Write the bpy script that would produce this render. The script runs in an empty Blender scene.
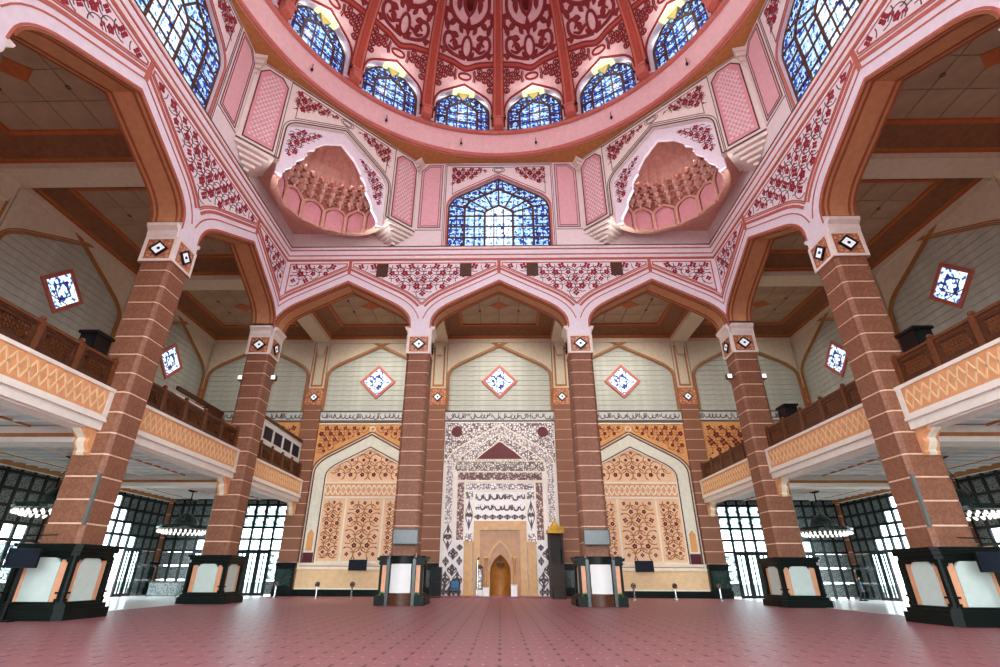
import bpy, math, random
from math import sin, cos, pi, radians as R, sqrt, atan2, hypot
from mathutils import Vector, Matrix
from mathutils.geometry import tessellate_polygon

random.seed(7)
scene = bpy.context.scene
col = scene.collection

# ------------------------------------------------------------------ camera
cam_d = bpy.data.cameras.new('camera')
cam = bpy.data.objects.new('camera', cam_d)
col.objects.link(cam)
scene.camera = cam
FPX, PITCH, ROLL, YAW = 493.72, 0.4361, -0.0047, -0.0211
cam_d.sensor_fit = 'HORIZONTAL'
cam_d.sensor_width = 36.0
cam_d.lens = FPX * 36.0 / 1000.0
cam_d.shift_x = 9.84 / 1000.0
cam_d.shift_y = 11.93 / 1000.0
cam_d.clip_end = 500
_f = Vector((0, cos(PITCH), sin(PITCH)))
_r = Vector((1, 0, 0))
_u = Vector((0, -sin(PITCH), cos(PITCH)))
_rot = Matrix.Rotation(-YAW, 3, 'Z')
_f, _r, _u = _rot @ _f, _rot @ _r, _rot @ _u
_r2 = _r * cos(ROLL) - _u * sin(ROLL)
_u2 = _r * sin(ROLL) + _u * cos(ROLL)
_m = Matrix((_r2, _u2, -_f)).transposed().to_4x4()
_m.translation = Vector((0.027, 0, 1.752))
cam.matrix_world = _m

# ------------------------------------------------------------------ world, light, exposure
world = bpy.data.worlds.new('world')
scene.world = world
world.use_nodes = True
world.node_tree.nodes['Background'].inputs[0].default_value = (0.86, 0.95, 1.0, 1)
world.node_tree.nodes['Background'].inputs[1].default_value = 4.5
scene.view_settings.view_transform = 'Standard'
scene.view_settings.look = 'None'
scene.view_settings.gamma = 1
scene.view_settings.use_curve_mapping = False
scene.view_settings.exposure = 1.12
scene.cycles.use_denoising = True
scene.cycles.max_bounces = 8
scene.cycles.diffuse_bounces = 4
scene.cycles.transparent_max_bounces = 12

# ------------------------------------------------------------------ dimensions (metres)
BAY = 13.0
Y1 = 36.86                 # row of columns before the prayer niche
XC = 19.5
YC = Y1 - 19.5             # middle of the square under the dome
HC = 0.89                  # half a capital
YF = Y1 - HC               # face of the arcade towards the hall
AP = XC - HC               # distance of the arcade faces from the middle
TH = 1.9                   # thickness of the arcade
ZCAP0, ZCAP1 = 17.84, 19.49
ZSPR = 20.24
ZCOR = 28.14
ZOCT = 38.05
YW = Y1 + 12.5             # outer wall with the prayer niche
XW = XC + 12.5             # outer side walls

# ------------------------------------------------------------------ materials
def lin(c):
    c = c / 255.0
    return c / 12.92 if c <= 0.04045 else ((c + 0.055) / 1.055) ** 2.4
def C(r, g, b): return (lin(r), lin(g), lin(b), 1.0)

MATS = {}
def mat(name, rgb, rough=0.6, var=0.06, scale=3.0, metal=0.0, bump=0.0, emit=None, spec=0.4, rgb2=None):
    m = bpy.data.materials.new(name); m.use_nodes = True
    nt = m.node_tree; N = nt.nodes; L = nt.links
    b = N['Principled BSDF']
    b.inputs['Roughness'].default_value = rough
    b.inputs['Metallic'].default_value = metal
    b.inputs['Specular IOR Level'].default_value = spec
    base = C(*rgb)
    if var > 0:
        tc = N.new('ShaderNodeTexCoord'); no = N.new('ShaderNodeTexNoise')
        no.inputs['Scale'].default_value = scale; no.inputs['Detail'].default_value = 5
        L.new(tc.outputs['Object'], no.inputs['Vector'])
        rp = N.new('ShaderNodeValToRGB')
        second = C(*rgb2) if rgb2 else None
        lo = tuple(max(0, x * (1 - 2.2 * var)) for x in base[:3]) + (1,)
        hi = tuple(min(1, x * (1 + 2.2 * var)) for x in base[:3]) + (1,)
        rp.color_ramp.elements[0].position = 0.3; rp.color_ramp.elements[1].position = 0.7
        rp.color_ramp.elements[0].color = second or lo; rp.color_ramp.elements[1].color = hi if not second else base
        L.new(no.outputs['Fac'], rp.inputs['Fac'])
        L.new(rp.outputs['Color'], b.inputs['Base Color'])
        if bump > 0:
            bp = N.new('ShaderNodeBump'); bp.inputs['Strength'].default_value = bump; bp.inputs['Distance'].default_value = 0.02
            L.new(no.outputs['Fac'], bp.inputs['Height']); L.new(bp.outputs['Normal'], b.inputs['Normal'])
    else:
        b.inputs['Base Color'].default_value = base
    if emit:
        b.inputs['Emission Color'].default_value = C(*emit[0]); b.inputs['Emission Strength'].default_value = emit[1]
    MATS[name] = m
    return m

mat('stone', (156, 106, 80), 0.55, 0.10, 9, bump=0.3, rgb2=(126, 80, 60))
mat('stone_pale', (238, 204, 176), 0.7, 0.05)
mat('white_lilac', (246, 241, 250), 0.6, 0.02)
mat('white_pink', (247, 236, 236), 0.6, 0.02)
mat('cream_pink', (246, 238, 228), 0.6, 0.02)
mat('salmon', (196, 108, 92), 0.6, 0.05)
mat('panel_white', (247, 241, 246), 0.65, 0.02)
mat('leaf_red', (158, 34, 52), 0.6, 0.12, 2)
mat('vine_grey', (112, 74, 80), 0.6, 0.05)
mat('pink', (240, 190, 196), 0.65, 0.03)
mat('pink_deep', (232, 166, 174), 0.65, 0.03)
mat('ring_pink', (247, 208, 208), 0.55, 0.03)
mat('ring_salmon', (206, 118, 104), 0.55, 0.04)
mat('soffit_gold', (202, 142, 84), 0.6, 0.06)
mat('dome_pink', (236, 204, 206), 0.65, 0.04)
mat('dome_red', (134, 42, 42), 0.6, 0.06)
mat('dome_rib', (176, 78, 66), 0.55, 0.05)
mat('dome_rib_light', (206, 118, 96), 0.55, 0.05)
mat('peach', (206, 150, 106), 0.6, 0.04)
mat('peach_brown', (160, 92, 56), 0.6, 0.06)
mat('capital', (214, 158, 118), 0.6, 0.10, 14)
mat('black', (10, 10, 12), 0.35, 0)
mat('white', (235, 235, 232), 0.5, 0.01)
mat('grey_white', (214, 216, 212), 0.5, 0.02)
mat('cladding', (196, 200, 188), 0.5, 0.05, 1.5)
mat('cladding_gap', (120, 122, 108), 0.7, 0.03)
mat('cream', (222, 210, 186), 0.6, 0.03)
mat('cream_brown', (180, 122, 72), 0.6, 0.05)
mat('ceil_panel', (176, 152, 124), 0.6, 0.05, 1.2)
mat('ceil_brown', (136, 92, 62), 0.6, 0.06)
mat('ceil_orange', (186, 104, 58), 0.6, 0.05)
mat('orange', (228, 166, 104), 0.6, 0.04)
mat('orange_pale', (247, 212, 176), 0.6, 0.04, 1.0, rgb2=(240, 196, 152))
mat('stem_brown', (190, 122, 70), 0.6, 0.05)
mat('flower_red', (118, 32, 34), 0.6, 0.08)
mat('trim_white', (246, 236, 214), 0.55, 0.02)
mat('maroon', (88, 22, 34), 0.5, 0.05)
mat('line_dark', (96, 62, 54), 0.6, 0.03)
mat('wall_cream', (240, 206, 158), 0.6, 0.03)
mat('green_black', (16, 24, 21), 0.4, 0.10, 6, spec=0.15)
mat('green_metal', (22, 46, 40), 0.25, 0.08, 5, spec=0.6)
mat('panel_grey', (208, 222, 214), 0.35, 0.02)
mat('peach_strip', (232, 168, 128), 0.5, 0.03)
mat('wood_dark', (92, 50, 26), 0.45, 0.12, 7, rgb2=(64, 32, 16))
mat('wood_mid', (122, 70, 36), 0.45, 0.12, 7, rgb2=(92, 50, 24))
mat('fascia_orange', (230, 168, 118), 0.6, 0.04)
mat('fascia_white', (244, 238, 226), 0.6, 0.02)
mat('slat_white', (236, 236, 228), 0.6, 0.02)
mat('slat_gap', (168, 172, 168), 0.7, 0.0)
mat('slat_panel', (206, 218, 218), 0.6, 0.02)
mat('frame_black', (18, 26, 28), 0.3, 0.0)
mat('gold', (190, 146, 50), 0.45, 0.05, metal=0.6)
mat('amber', (190, 128, 58), 0.3, 0.10, 2.2, rgb2=(164, 102, 42))
mat('amber_pale', (204, 150, 80), 0.3, 0.06, 2.2)
mat('marble', (246, 241, 240), 0.35, 0.02)
mat('inlay', (98, 78, 80), 0.5, 0.05)
mat('inlay_red', (104, 40, 46), 0.5, 0.16, 6)
mat('inlay_brown', (150, 106, 96), 0.5, 0.05)
mat('screen', (20, 26, 42), 0.4, 0, spec=0.2)
mat('screen_bright', (40, 46, 46), 0.14, 0.3, 1.5, spec=0.5)
mat('chrome', (190, 194, 196), 0.15, 0, metal=0.9)
mat('blue_cloth', (60, 120, 160), 0.7, 0.05)
mat('wood_chair', (84, 50, 34), 0.5, 0.08)
mat('skin', (170, 120, 92), 0.6, 0)
mat('cloth_dark', (34, 38, 48), 0.8, 0)
mat('cloth_blue', (48, 78, 92), 0.8, 0)
mat('sandy', (100, 100, 96), 0.8, 0.03)
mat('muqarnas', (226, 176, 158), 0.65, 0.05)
mat('muqarnas_shade', (176, 112, 94), 0.65, 0.05)
mat('window_lamp', (236, 240, 200), 0.5, 0, emit=((240, 246, 190), 0.45))
mat('lamp_white', (255, 255, 250), 0.5, 0, emit=((255, 250, 240), 0.5))
mat('diamond_pane', (236, 244, 248), 0.3, 0, emit=((236, 246, 255), 0.25))
mat('carpet_light_spill', (244, 244, 242), 0.22, 0.03, 1.0)  # pale colour stands for door light spilling over the carpet
mat('wood_black', (46, 28, 20), 0.5, 0.1)
mat('band_cream', (232, 230, 212), 0.55, 0.03)
mat('frieze_dark', (86, 94, 86), 0.5, 0.03)
mat('gold_pale', (206, 190, 110), 0.5, 0.05)
mat('duct_grey', (104, 112, 106), 0.5, 0.03)
mat('plant', (70, 110, 60), 0.7, 0.1)

def nodes(name):
    m = bpy.data.materials.new(name); m.use_nodes = True
    MATS[name] = m
    return m, m.node_tree.nodes, m.node_tree.links, m.node_tree.nodes['Principled BSDF']

def stained(name, ramp, strength, scale, tint):
    """rosette pattern of small pieces of glass; ramp over the distance from the middle of each rosette"""
    m, N, L, b = nodes(name)
    tc = N.new('ShaderNodeTexCoord')
    v = N.new('ShaderNodeTexVoronoi'); v.inputs['Scale'].default_value = scale; v.inputs['Randomness'].default_value = 0.25
    L.new(tc.outputs['Object'], v.inputs['Vector'])
    w2 = N.new('ShaderNodeTexVoronoi'); w2.inputs['Scale'].default_value = scale*2.6; w2.inputs['Randomness'].default_value = 0.7
    L.new(tc.outputs['Object'], w2.inputs['Vector'])
    ad = N.new('ShaderNodeMath'); ad.operation = 'MULTIPLY_ADD'; ad.inputs[1].default_value = 0.55
    L.new(w2.outputs['Distance'], ad.inputs[0]); L.new(v.outputs['Distance'], ad.inputs[2])
    rp = N.new('ShaderNodeValToRGB'); rp.color_ramp.interpolation = 'CONSTANT'
    els = rp.color_ramp.elements
    els[0].position = 0; els[0].color = C(*ramp[0][1]); els[1].position = ramp[1][0]; els[1].color = C(*ramp[1][1])
    for p, c in ramp[2:]:
        x = els.new(p); x.color = C(*c)
    L.new(ad.outputs[0], rp.inputs['Fac'])
    sx = N.new('ShaderNodeSeparateColor'); L.new(w2.outputs['Color'], sx.inputs['Color'])
    gt = N.new('ShaderNodeMath'); gt.operation = 'GREATER_THAN'; gt.inputs[1].default_value = 1 - tint
    L.new(sx.outputs[0], gt.inputs[0])
    mx = N.new('ShaderNodeMix'); mx.data_type = 'RGBA'
    L.new(gt.outputs[0], mx.inputs['Factor'])
    L.new(rp.outputs['Color'], mx.inputs['A']); mx.inputs['B'].default_value = C(30, 60, 150)
    L.new(mx.outputs['Result'], b.inputs['Base Color']); L.new(mx.outputs['Result'], b.inputs['Emission Color'])
    b.inputs['Emission Strength'].default_value = strength; b.inputs['Roughness'].default_value = 0.2
    return m
W_, LB, MB_, DB, NV = (238, 250, 255), (170, 216, 240), (88, 150, 214), (38, 78, 160), (20, 32, 92)
stained('glass_border', [(0, W_), (0.26, LB), (0.44, MB_), (0.58, LB), (0.70, NV)], 0.44, 1.9, 0.26)
stained('glass_middle', [(0, W_), (0.40, LB), (0.60, MB_), (0.68, LB), (0.80, DB)], 0.54, 1.9, 0.12)
stained('glass_centre', [(0, W_), (0.52, LB), (0.66, W_), (0.80, MB_)], 0.58, 1.9, 0.06)
stained('glass_diamond', [(0, W_), (0.88, LB), (0.95, MB_), (0.99, DB)], 0.56, 1.6, 0.14)

def clear_glass():
    m, N, L, b = nodes('glass_clear')
    out = N['Material Output']
    t = N.new('ShaderNodeBsdfTransparent'); t.inputs['Color'].default_value = (0.86, 0.95, 0.95, 1)
    g = N.new('ShaderNodeBsdfGlossy'); g.inputs['Roughness'].default_value = 0.05
    mx = N.new('ShaderNodeMixShader'); mx.inputs['Fac'].default_value = 0.06
    L.new(t.outputs[0], mx.inputs[1]); L.new(g.outputs[0], mx.inputs[2]); L.new(mx.outputs[0], out.inputs['Surface'])
clear_glass()

def dark_pane():
    m, N, L, b = nodes('pane_patterned')
    tc = N.new('ShaderNodeTexCoord')
    e = N.new('ShaderNodeTexVoronoi'); e.feature = 'DISTANCE_TO_EDGE'; e.inputs['Scale'].default_value = 7.0; e.inputs['Randomness'].default_value = 0.35
    L.new(tc.outputs['Object'], e.inputs['Vector'])
    rp = N.new('ShaderNodeValToRGB'); rp.color_ramp.interpolation = 'CONSTANT'
    rp.color_ramp.elements[0].color = C(122, 134, 132); rp.color_ramp.elements[1].position = 0.12; rp.color_ramp.elements[1].color = C(44, 54, 56)
    L.new(e.outputs['Distance'], rp.inputs['Fac']); L.new(rp.outputs['Color'], b.inputs['Base Color'])
    b.inputs['Roughness'].default_value = 0.35
dark_pane()

def frosted_pane():
    m, N, L, b = nodes('pane_frosted')
    out = N['Material Output']; tc = N.new('ShaderNodeTexCoord')
    e = N.new('ShaderNodeTexVoronoi'); e.feature = 'DISTANCE_TO_EDGE'; e.inputs['Scale'].default_value = 6.0; e.inputs['Randomness'].default_value = 0.4
    L.new(tc.outputs['Object'], e.inputs['Vector'])
    lt = N.new('ShaderNodeMath'); lt.operation = 'LESS_THAN'; lt.inputs[1].default_value = 0.085; L.new(e.outputs['Distance'], lt.inputs[0])
    t = N.new('ShaderNodeBsdfTransparent'); t.inputs['Color'].default_value = (0.55, 0.66, 0.68, 1)
    b.inputs['Base Color'].default_value = C(150, 176, 178); b.inputs['Roughness'].default_value = 0.4
    mx = N.new('ShaderNodeMixShader'); L.new(lt.outputs[0], mx.inputs['Fac']); L.new(t.outputs[0], mx.inputs[1]); L.new(b.outputs[0], mx.inputs[2]); L.new(mx.outputs[0], out.inputs['Surface'])
frosted_pane()

def inlay_mat(name, bg, fg, scale, thr, rand=0.6):
    m, N, L, b = nodes(name)
    tc = N.new('ShaderNodeTexCoord')
    no = N.new('ShaderNodeTexNoise'); no.inputs['Scale'].default_value = scale * 0.7; no.inputs['Detail'].default_value = 2
    ad = N.new('ShaderNodeMix'); ad.data_type = 'VECTOR'; ad.inputs['Factor'].default_value = 0.12
    L.new(tc.outputs['Object'], no.inputs['Vector'])
    L.new(tc.outputs['Object'], ad.inputs['A']); L.new(no.outputs['Color'], ad.inputs['B'])
    e = N.new('ShaderNodeTexVoronoi'); e.feature = 'DISTANCE_TO_EDGE'; e.inputs['Scale'].default_value = scale; e.inputs['Randomness'].default_value = rand
    L.new(ad.outputs['Result'], e.inputs['Vector'])
    rp = N.new('ShaderNodeValToRGB')
    rp.color_ramp.elements[0].position = thr; rp.color_ramp.elements[0].color = C(*fg)
    rp.color_ramp.elements[1].position = thr + 0.05; rp.color_ramp.elements[1].color = C(*bg)
    L.new(e.outputs['Distance'], rp.inputs['Fac']); L.new(rp.outputs['Color'], b.inputs['Base Color'])
    b.inputs['Roughness'].default_value = 0.4
inlay_mat('inlay_dense', (248, 244, 242), (112, 88, 90), 4.4, 0.06)
inlay_mat('inlay_fine', (236, 228, 220), (112, 92, 88), 5.0, 0.08)
inlay_mat('inlay_warm', (224, 202, 192), (110, 64, 60), 4.2, 0.10)
inlay_mat('inlay_soft', (246, 242, 240), (150, 134, 132), 4.6, 0.06)
inlay_mat('capital_pattern', (220, 166, 126), (178, 106, 74), 4.5, 0.10)
inlay_mat('wood_carved', (112, 66, 36), (40, 20, 10), 7.0, 0.10)

def carpet():
    m, N, L, b = nodes('carpet')
    tc = N.new('ShaderNodeTexCoord'); sp = N.new('ShaderNodeSeparateXYZ'); L.new(tc.outputs['Object'], sp.inputs[0])
    def math(op, a, c=None, d=None):
        n = N.new('ShaderNodeMath'); n.operation = op
        for i, x in enumerate((a, c, d)):
            if x is None: continue
            if isinstance(x, (int, float)): n.inputs[i].default_value = x
            else: L.new(x, n.inputs[i])
        return n.outputs[0]
    PX, PY = 0.72, 0.95
    fx = math('SUBTRACT', math('FRACT', math('DIVIDE', sp.outputs[0], PX)), 0.5)
    ax = math('ABSOLUTE', fx)
    fy = math('FRACT', math('DIVIDE', sp.outputs[1], PY))
    ay = math('ABSOLUTE', math('SUBTRACT', fy, 0.5))
    dash = math('MULTIPLY', math('GREATER_THAN', ax, 0.442), math('GREATER_THAN', ay, 0.33))
    grid = math('MAXIMUM', math('GREATER_THAN', ax, 0.488), math('GREATER_THAN', ay, 0.485))
    curve = math('ADD', math('MULTIPLY', math('MULTIPLY', ax, ax), 0.9), 0.12)
    scallop = math('LESS_THAN', math('ABSOLUTE', math('SUBTRACT', fy, curve)), 0.03)
    edge = math('MAXIMUM', dash, math('MULTIPLY', math('MAXIMUM', grid, scallop), 0.30))
    mark = math('LESS_THAN', math('ADD', math('MULTIPLY', ax, 1.2), math('ABSOLUTE', math('SUBTRACT', fy, 0.30))), 0.07)
    ring = math('LESS_THAN', math('ABSOLUTE', math('SUBTRACT', math('FRACT', math('MULTIPLY', fy, 5.0)), 0.5)), 0.16)
    no = N.new('ShaderNodeTexNoise'); no.inputs['Scale'].default_value = 9; no.inputs['Detail'].default_value = 6
    L.new(tc.outputs['Object'], no.inputs['Vector'])
    rp = N.new('ShaderNodeValToRGB'); rp.color_ramp.elements[0].position = .35; rp.color_ramp.elements[1].position = .65
    rp.color_ramp.elements[0].color = C(128, 78, 88); rp.color_ramp.elements[1].color = C(158, 102, 110)
    L.new(no.outputs['Fac'], rp.inputs['Fac'])
    def mixc(fac, a, c):
        n = N.new('ShaderNodeMix'); n.data_type = 'RGBA'; L.new(fac, n.inputs['Factor']); L.new(a, n.inputs['A']); n.inputs['B'].default_value = c; return n.outputs['Result']
    c1 = mixc(math('MULTIPLY', ring, 0.22), rp.outputs['Color'], C(206, 150, 130))
    c2 = mixc(math('MULTIPLY', edge, 0.85), c1, C(58, 14, 26))
    c3 = mixc(math('MULTIPLY', mark, 0.7), c2, C(226, 178, 140))
    L.new(c3, b.inputs['Base Color'])
    b.inputs['Roughness'].default_value = 0.42
    b.inputs['Specular IOR Level'].default_value = 0.14
    bp = N.new('ShaderNodeBump'); bp.inputs['Strength'].default_value = 0.15; bp.inputs['Distance'].default_value = 0.01
    L.new(no.outputs['Fac'], bp.inputs['Height']); L.new(bp.outputs['Normal'], b.inputs['Normal'])
carpet()
M = MATS

# ------------------------------------------------------------------ mesh helpers
class MB:
    def __init__(s): s.v = []; s.f = []
    def add(s, vs, fs):
        o = len(s.v); s.v += [tuple(x) for x in vs]; s.f += [tuple(i + o for i in f) for f in fs]
        return s
    def box(s, x0, x1, y0, y1, z0, z1):
        return s.add([(x0,y0,z0),(x1,y0,z0),(x1,y1,z0),(x0,y1,z0),(x0,y0,z1),(x1,y0,z1),(x1,y1,z1),(x0,y1,z1)],
                     [(0,3,2,1),(4,5,6,7),(0,1,5,4),(1,2,6,5),(2,3,7,6),(3,0,4,7)])
    def plate(s, outer, y0, y1, holes=()):
        """polygon in (x, z), extruded from depth y0 to y1"""
        loops = [list(outer)] + [list(h) for h in holes]
        flat = [p for l in loops for p in l]
        n = len(flat)
        tris = tessellate_polygon([[Vector((p[0], p[1], 0)) for p in l] for l in loops])
        vs = [(p[0], y0, p[1]) for p in flat] + [(p[0], y1, p[1]) for p in flat]
        fs = [tuple(t) for t in tris] + [tuple(i + n for i in reversed(t)) for t in tris]
        o = 0
        for l in loops:
            k = len(l)
            fs += [(o + i, o + (i + 1) % k, n + o + (i + 1) % k, n + o + i) for i in range(k)]
            o += k
        return s.add(vs, fs)
    def flatplate(s, outer, z0, z1, holes=()):
        """polygon in (x, y), extruded from z0 to z1"""
        t = MB().plate(outer, z0, z1, holes)
        return s.add([(x, z, y) for x, y, z in t.v], t.f)
    def poly(s, pts, y, th=0.03):
        n = len(pts)
        vs = [(p[0], y - th, p[1]) for p in pts] + [(p[0], y, p[1]) for p in pts]
        fs = [tuple(range(n))] + [(i, i + n, (i + 1) % n + n, (i + 1) % n) for i in range(n)]
        return s.add(vs, fs)
    def strip(s, pts, w, y, th=0.04, closed=False):
        """ribbon of width w (number or list) along a line in (x, z), front at y - th"""
        n = len(pts)
        if n < 2: return s
        ws = w if isinstance(w, (list, tuple)) else [w] * n
        A, B = [], []
        for i, p in enumerate(pts):
            a = pts[i - 1] if (i > 0 or closed) else None
            b = pts[(i + 1) % n] if (i < n - 1 or closed) else None
            def nrm(u, v):
                dx, dz = v[0] - u[0], v[1] - u[1]; l = hypot(dx, dz) or 1e-9
                return (-dz / l, dx / l)
            if a is None: nn = nrm(p, b); k = 1
            elif b is None: nn = nrm(a, p); k = 1
            else:
                n1, n2 = nrm(a, p), nrm(p, b)
                sx, sz = n1[0] + n2[0], n1[1] + n2[1]; l = hypot(sx, sz) or 1e-9
                nn = (sx / l, sz / l); k = min(2.0, 1 / max(0.3, nn[0] * n1[0] + nn[1] * n1[1]))
            h = ws[i] / 2 * k
            A.append((p[0] + nn[0] * h, p[1] + nn[1] * h)); B.append((p[0] - nn[0] * h, p[1] - nn[1] * h))
        vs = [(q[0], y - th, q[1]) for q in A] + [(q[0], y - th, q[1]) for q in B] + [(q[0], y, q[1]) for q in A] + [(q[0], y, q[1]) for q in B]
        fs = []
        for i in range(n if closed else n - 1):
            j = (i + 1) % n
            fs += [(i, n + i, n + j, j), (i, j, 2 * n + j, 2 * n + i), (n + i, 3 * n + i, 3 * n + j, n + j)]
        if not closed: fs += [(0, 2 * n, 3 * n, n), (n - 1, 2 * n - 1, 4 * n - 1, 3 * n - 1)]
        return s.add(vs, fs)
    def tube(s, pts, r, n=6, cap=True):
        pts = [Vector(p) for p in pts]; rs = r if isinstance(r, (list, tuple)) else [r] * len(pts)
        vs, fs = [], []
        for i, p in enumerate(pts):
            d = (pts[min(i + 1, len(pts) - 1)] - pts[max(i - 1, 0)]).normalized()
            a = d.cross(Vector((0, 0, 1)) if abs(d.z) < 0.9 else Vector((1, 0, 0))).normalized(); b = d.cross(a)
            for k in range(n):
                t = 2 * pi * k / n; vs.append(p + (a * cos(t) + b * sin(t)) * rs[i])
        for i in range(len(pts) - 1):
            for k in range(n):
                fs.append((i*n+k, i*n+(k+1)%n, (i+1)*n+(k+1)%n, (i+1)*n+k))
        if cap: fs += [tuple(range(n)), tuple((len(pts)-1)*n + k for k in range(n))]
        return s.add(vs, fs)
    def lathe(s, prof, n=32, a0=0, a1=2 * pi, cx=0, cy=0, sy=1.0):
        full = abs(a1 - a0 - 2 * pi) < 1e-6; m = n if full else n + 1
        vs = [(cx + r * sin(a0 + (a1 - a0) * k / n), cy + sy * r * cos(a0 + (a1 - a0) * k / n), z) for r, z in prof for k in range(m)]
        fs = []
        for i in range(len(prof) - 1):
            for k in range(n):
                fs.append((i*m+k, i*m+(k+1)%m, (i+1)*m+(k+1)%m, (i+1)*m+k))
        return s.add(vs, fs)
    def ball(s, c, r, n=8, sz=1.0):
        return s.lathe([(max(1e-3, r * sin(pi * i / 5)), c[2] - sz * r * cos(pi * i / 5)) for i in range(6)], n, cx=c[0], cy=c[1])
    def join(s, o, fn=None):
        return s.add([fn(*x) for x in o.v] if fn else o.v, o.f)
    def mapped(s, fn):
        s.v = [tuple(fn(*x)) for x in s.v]; return s

def mesh(name, mb, m, smooth=False):
    me = bpy.data.meshes.new(name); me.from_pydata(mb.v, [], mb.f)
    me.materials.append(M[m] if isinstance(m, str) else m)
    if smooth: me.polygons.foreach_set('use_smooth', [True] * len(me.polygons))
    me.update()
    return me
CH = {}
def obj(name, data, m=None, parent=None, loc=(0, 0, 0), rz=0.0, smooth=False, kind=None, label=None):
    me = mesh(name, data, m, smooth) if isinstance(data, MB) else data
    o = bpy.data.objects.new(name, me); col.objects.link(o)
    o.location = loc; o.rotation_euler = (0, 0, rz)
    if parent:
        o.parent = parent; CH.setdefault(parent.name, []).append(o)
    if kind: o['kind'] = kind
    if label: o['label'] = label
    return o
def thing(name, label, cat, loc=(0, 0, 0), rz=0.0, group=None, kind=None):
    o = bpy.data.objects.new(name, None); col.objects.link(o); o.empty_display_size = 0.3
    return tag(o, label, cat, loc, rz, group, kind)
def tag(o, label, cat, loc=None, rz=None, group=None, kind=None):
    if loc is not None: o.location = loc
    if rz is not None: o.rotation_euler = (0, 0, rz)
    o['label'] = label; o['category'] = cat
    if group: o['group'] = group
    if kind: o['kind'] = kind
    return o
def dup(o, loc, rz=0.0, label=None):
    """a copy of a thing with copies of its parts and sub-parts"""
    c = o.copy(); col.objects.link(c); c.location = loc; c.rotation_euler = (0, 0, rz)
    if label: c['label'] = label
    CH[c.name] = []
    for ch in CH.get(o.name, []):
        d = ch.copy(); col.objects.link(d); d.parent = c; CH[c.name].append(d); CH[d.name] = []
        for g in CH.get(ch.name, []):
            e = g.copy(); col.objects.link(e); e.parent = d; CH[d.name].append(e)
    return c

# 2-D drawing
def arch(hw, za, m=0.525, drop=1.1, run=1.7, n=7):
    """left foot -> apex -> right foot of a four-centred arch"""
    zk = za - m * hw
    right = []
    p0, p1, p2 = (hw, zk - drop), (hw, zk), (hw - run, za - m * (hw - run))
    for i in range(n + 1):
        t = i / n
        right.append(((1-t)**2*p0[0] + 2*t*(1-t)*p1[0] + t*t*p2[0], (1-t)**2*p0[1] + 2*t*(1-t)*p1[1] + t*t*p2[1]))
    left = [(-x, z) for x, z in right]
    return left + [(0, za)] + right[::-1]
def offset(pts, d):
    out = []
    n = len(pts)
    for i, p in enumerate(pts):
        def nrm(u, v):
            dx, dz = v[0] - u[0], v[1] - u[1]; l = hypot(dx, dz) or 1e-9
            return (-dz / l, dx / l)
        if i == 0: nn = nrm(p, pts[1]); k = 1
        elif i == n - 1: nn = nrm(pts[-2], p); k = 1
        else:
            n1, n2 = nrm(pts[i-1], p), nrm(p, pts[i+1]); sx, sz = n1[0]+n2[0], n1[1]+n2[1]; l = hypot(sx, sz)
            nn = (sx/l, sz/l); k = 1 / (nn[0]*n1[0] + nn[1]*n1[1])
        out.append((p[0] + nn[0]*d*k, p[1] + nn[1]*d*k))
    return out
def sh(pts, dx, dz=0): return [(x + dx, z + dz) for x, z in pts]
def rect(x0, x1, z0, z1): return [(x0, z0), (x1, z0), (x1, z1), (x0, z1)]
def mir(pts): return [(-x, z) for x, z in pts]
def catmull(P, k=5):
    out = []
    for i in range(len(P) - 1):
        p0, p1, p2, p3 = P[max(i-1, 0)], P[i], P[i+1], P[min(i+2, len(P)-1)]
        for j in range(k):
            t = j / k
            out.append(tuple(0.5 * (2*p1[c] + (p2[c]-p0[c])*t + (2*p0[c]-5*p1[c]+4*p2[c]-p3[c])*t*t + (3*p1[c]-p0[c]-3*p2[c]+p3[c])*t**3) for c in (0, 1)))
    out.append(P[-1])
    return out
def taper(n, w): return [w * (0.35 + 0.65 * sin(pi * (0.12 + 0.85 * i / max(1, n - 1)))) for i in range(n)]
def leaf(mb, x, z, a, L, W, y, th=0.03):
    pr = [(0, 0), (0.25, 0.8), (0.55, 1), (0.8, 0.55), (1, 0), (0.8, -0.55), (0.55, -1), (0.25, -0.8)]
    mb.poly([(x + cos(a)*p*L - sin(a)*q*W/2, z + sin(a)*p*L + cos(a)*q*W/2) for p, q in pr], y, th)
def flower(mb, x, z, r, y, n=5, a0=0.3, th=0.04):
    for i in range(n): leaf(mb, x + r*0.12*cos(a0 + 2*pi*i/n), z + r*0.12*sin(a0 + 2*pi*i/n), a0 + 2*pi*i/n, r*0.92, r*0.80, y, th)
def ringpts(x, z, r, a0=0, a1=2*pi, n=14, rx=None): return [(x + (rx or r)*cos(a0+(a1-a0)*i/n), z + r*sin(a0+(a1-a0)*i/n)) for i in range(n+1)]
def inside(p, poly):
    c = False
    for i in range(len(poly)):
        a, b = poly[i-1], poly[i]
        if (a[1] > p[1]) != (b[1] > p[1]) and p[0] < (b[0]-a[0])*(p[1]-a[1])/(b[1]-a[1]) + a[0]: c = not c
    return c
def edge_dist(p, poly):
    best = 1e9
    for i in range(len(poly)):
        a, b = poly[i-1], poly[i]; dx, dz = b[0]-a[0], b[1]-a[1]; l2 = dx*dx+dz*dz or 1e-9
        t = max(0, min(1, ((p[0]-a[0])*dx + (p[1]-a[1])*dz)/l2)); best = min(best, hypot(p[0]-a[0]-t*dx, p[1]-a[1]-t*dz))
    return best
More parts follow.
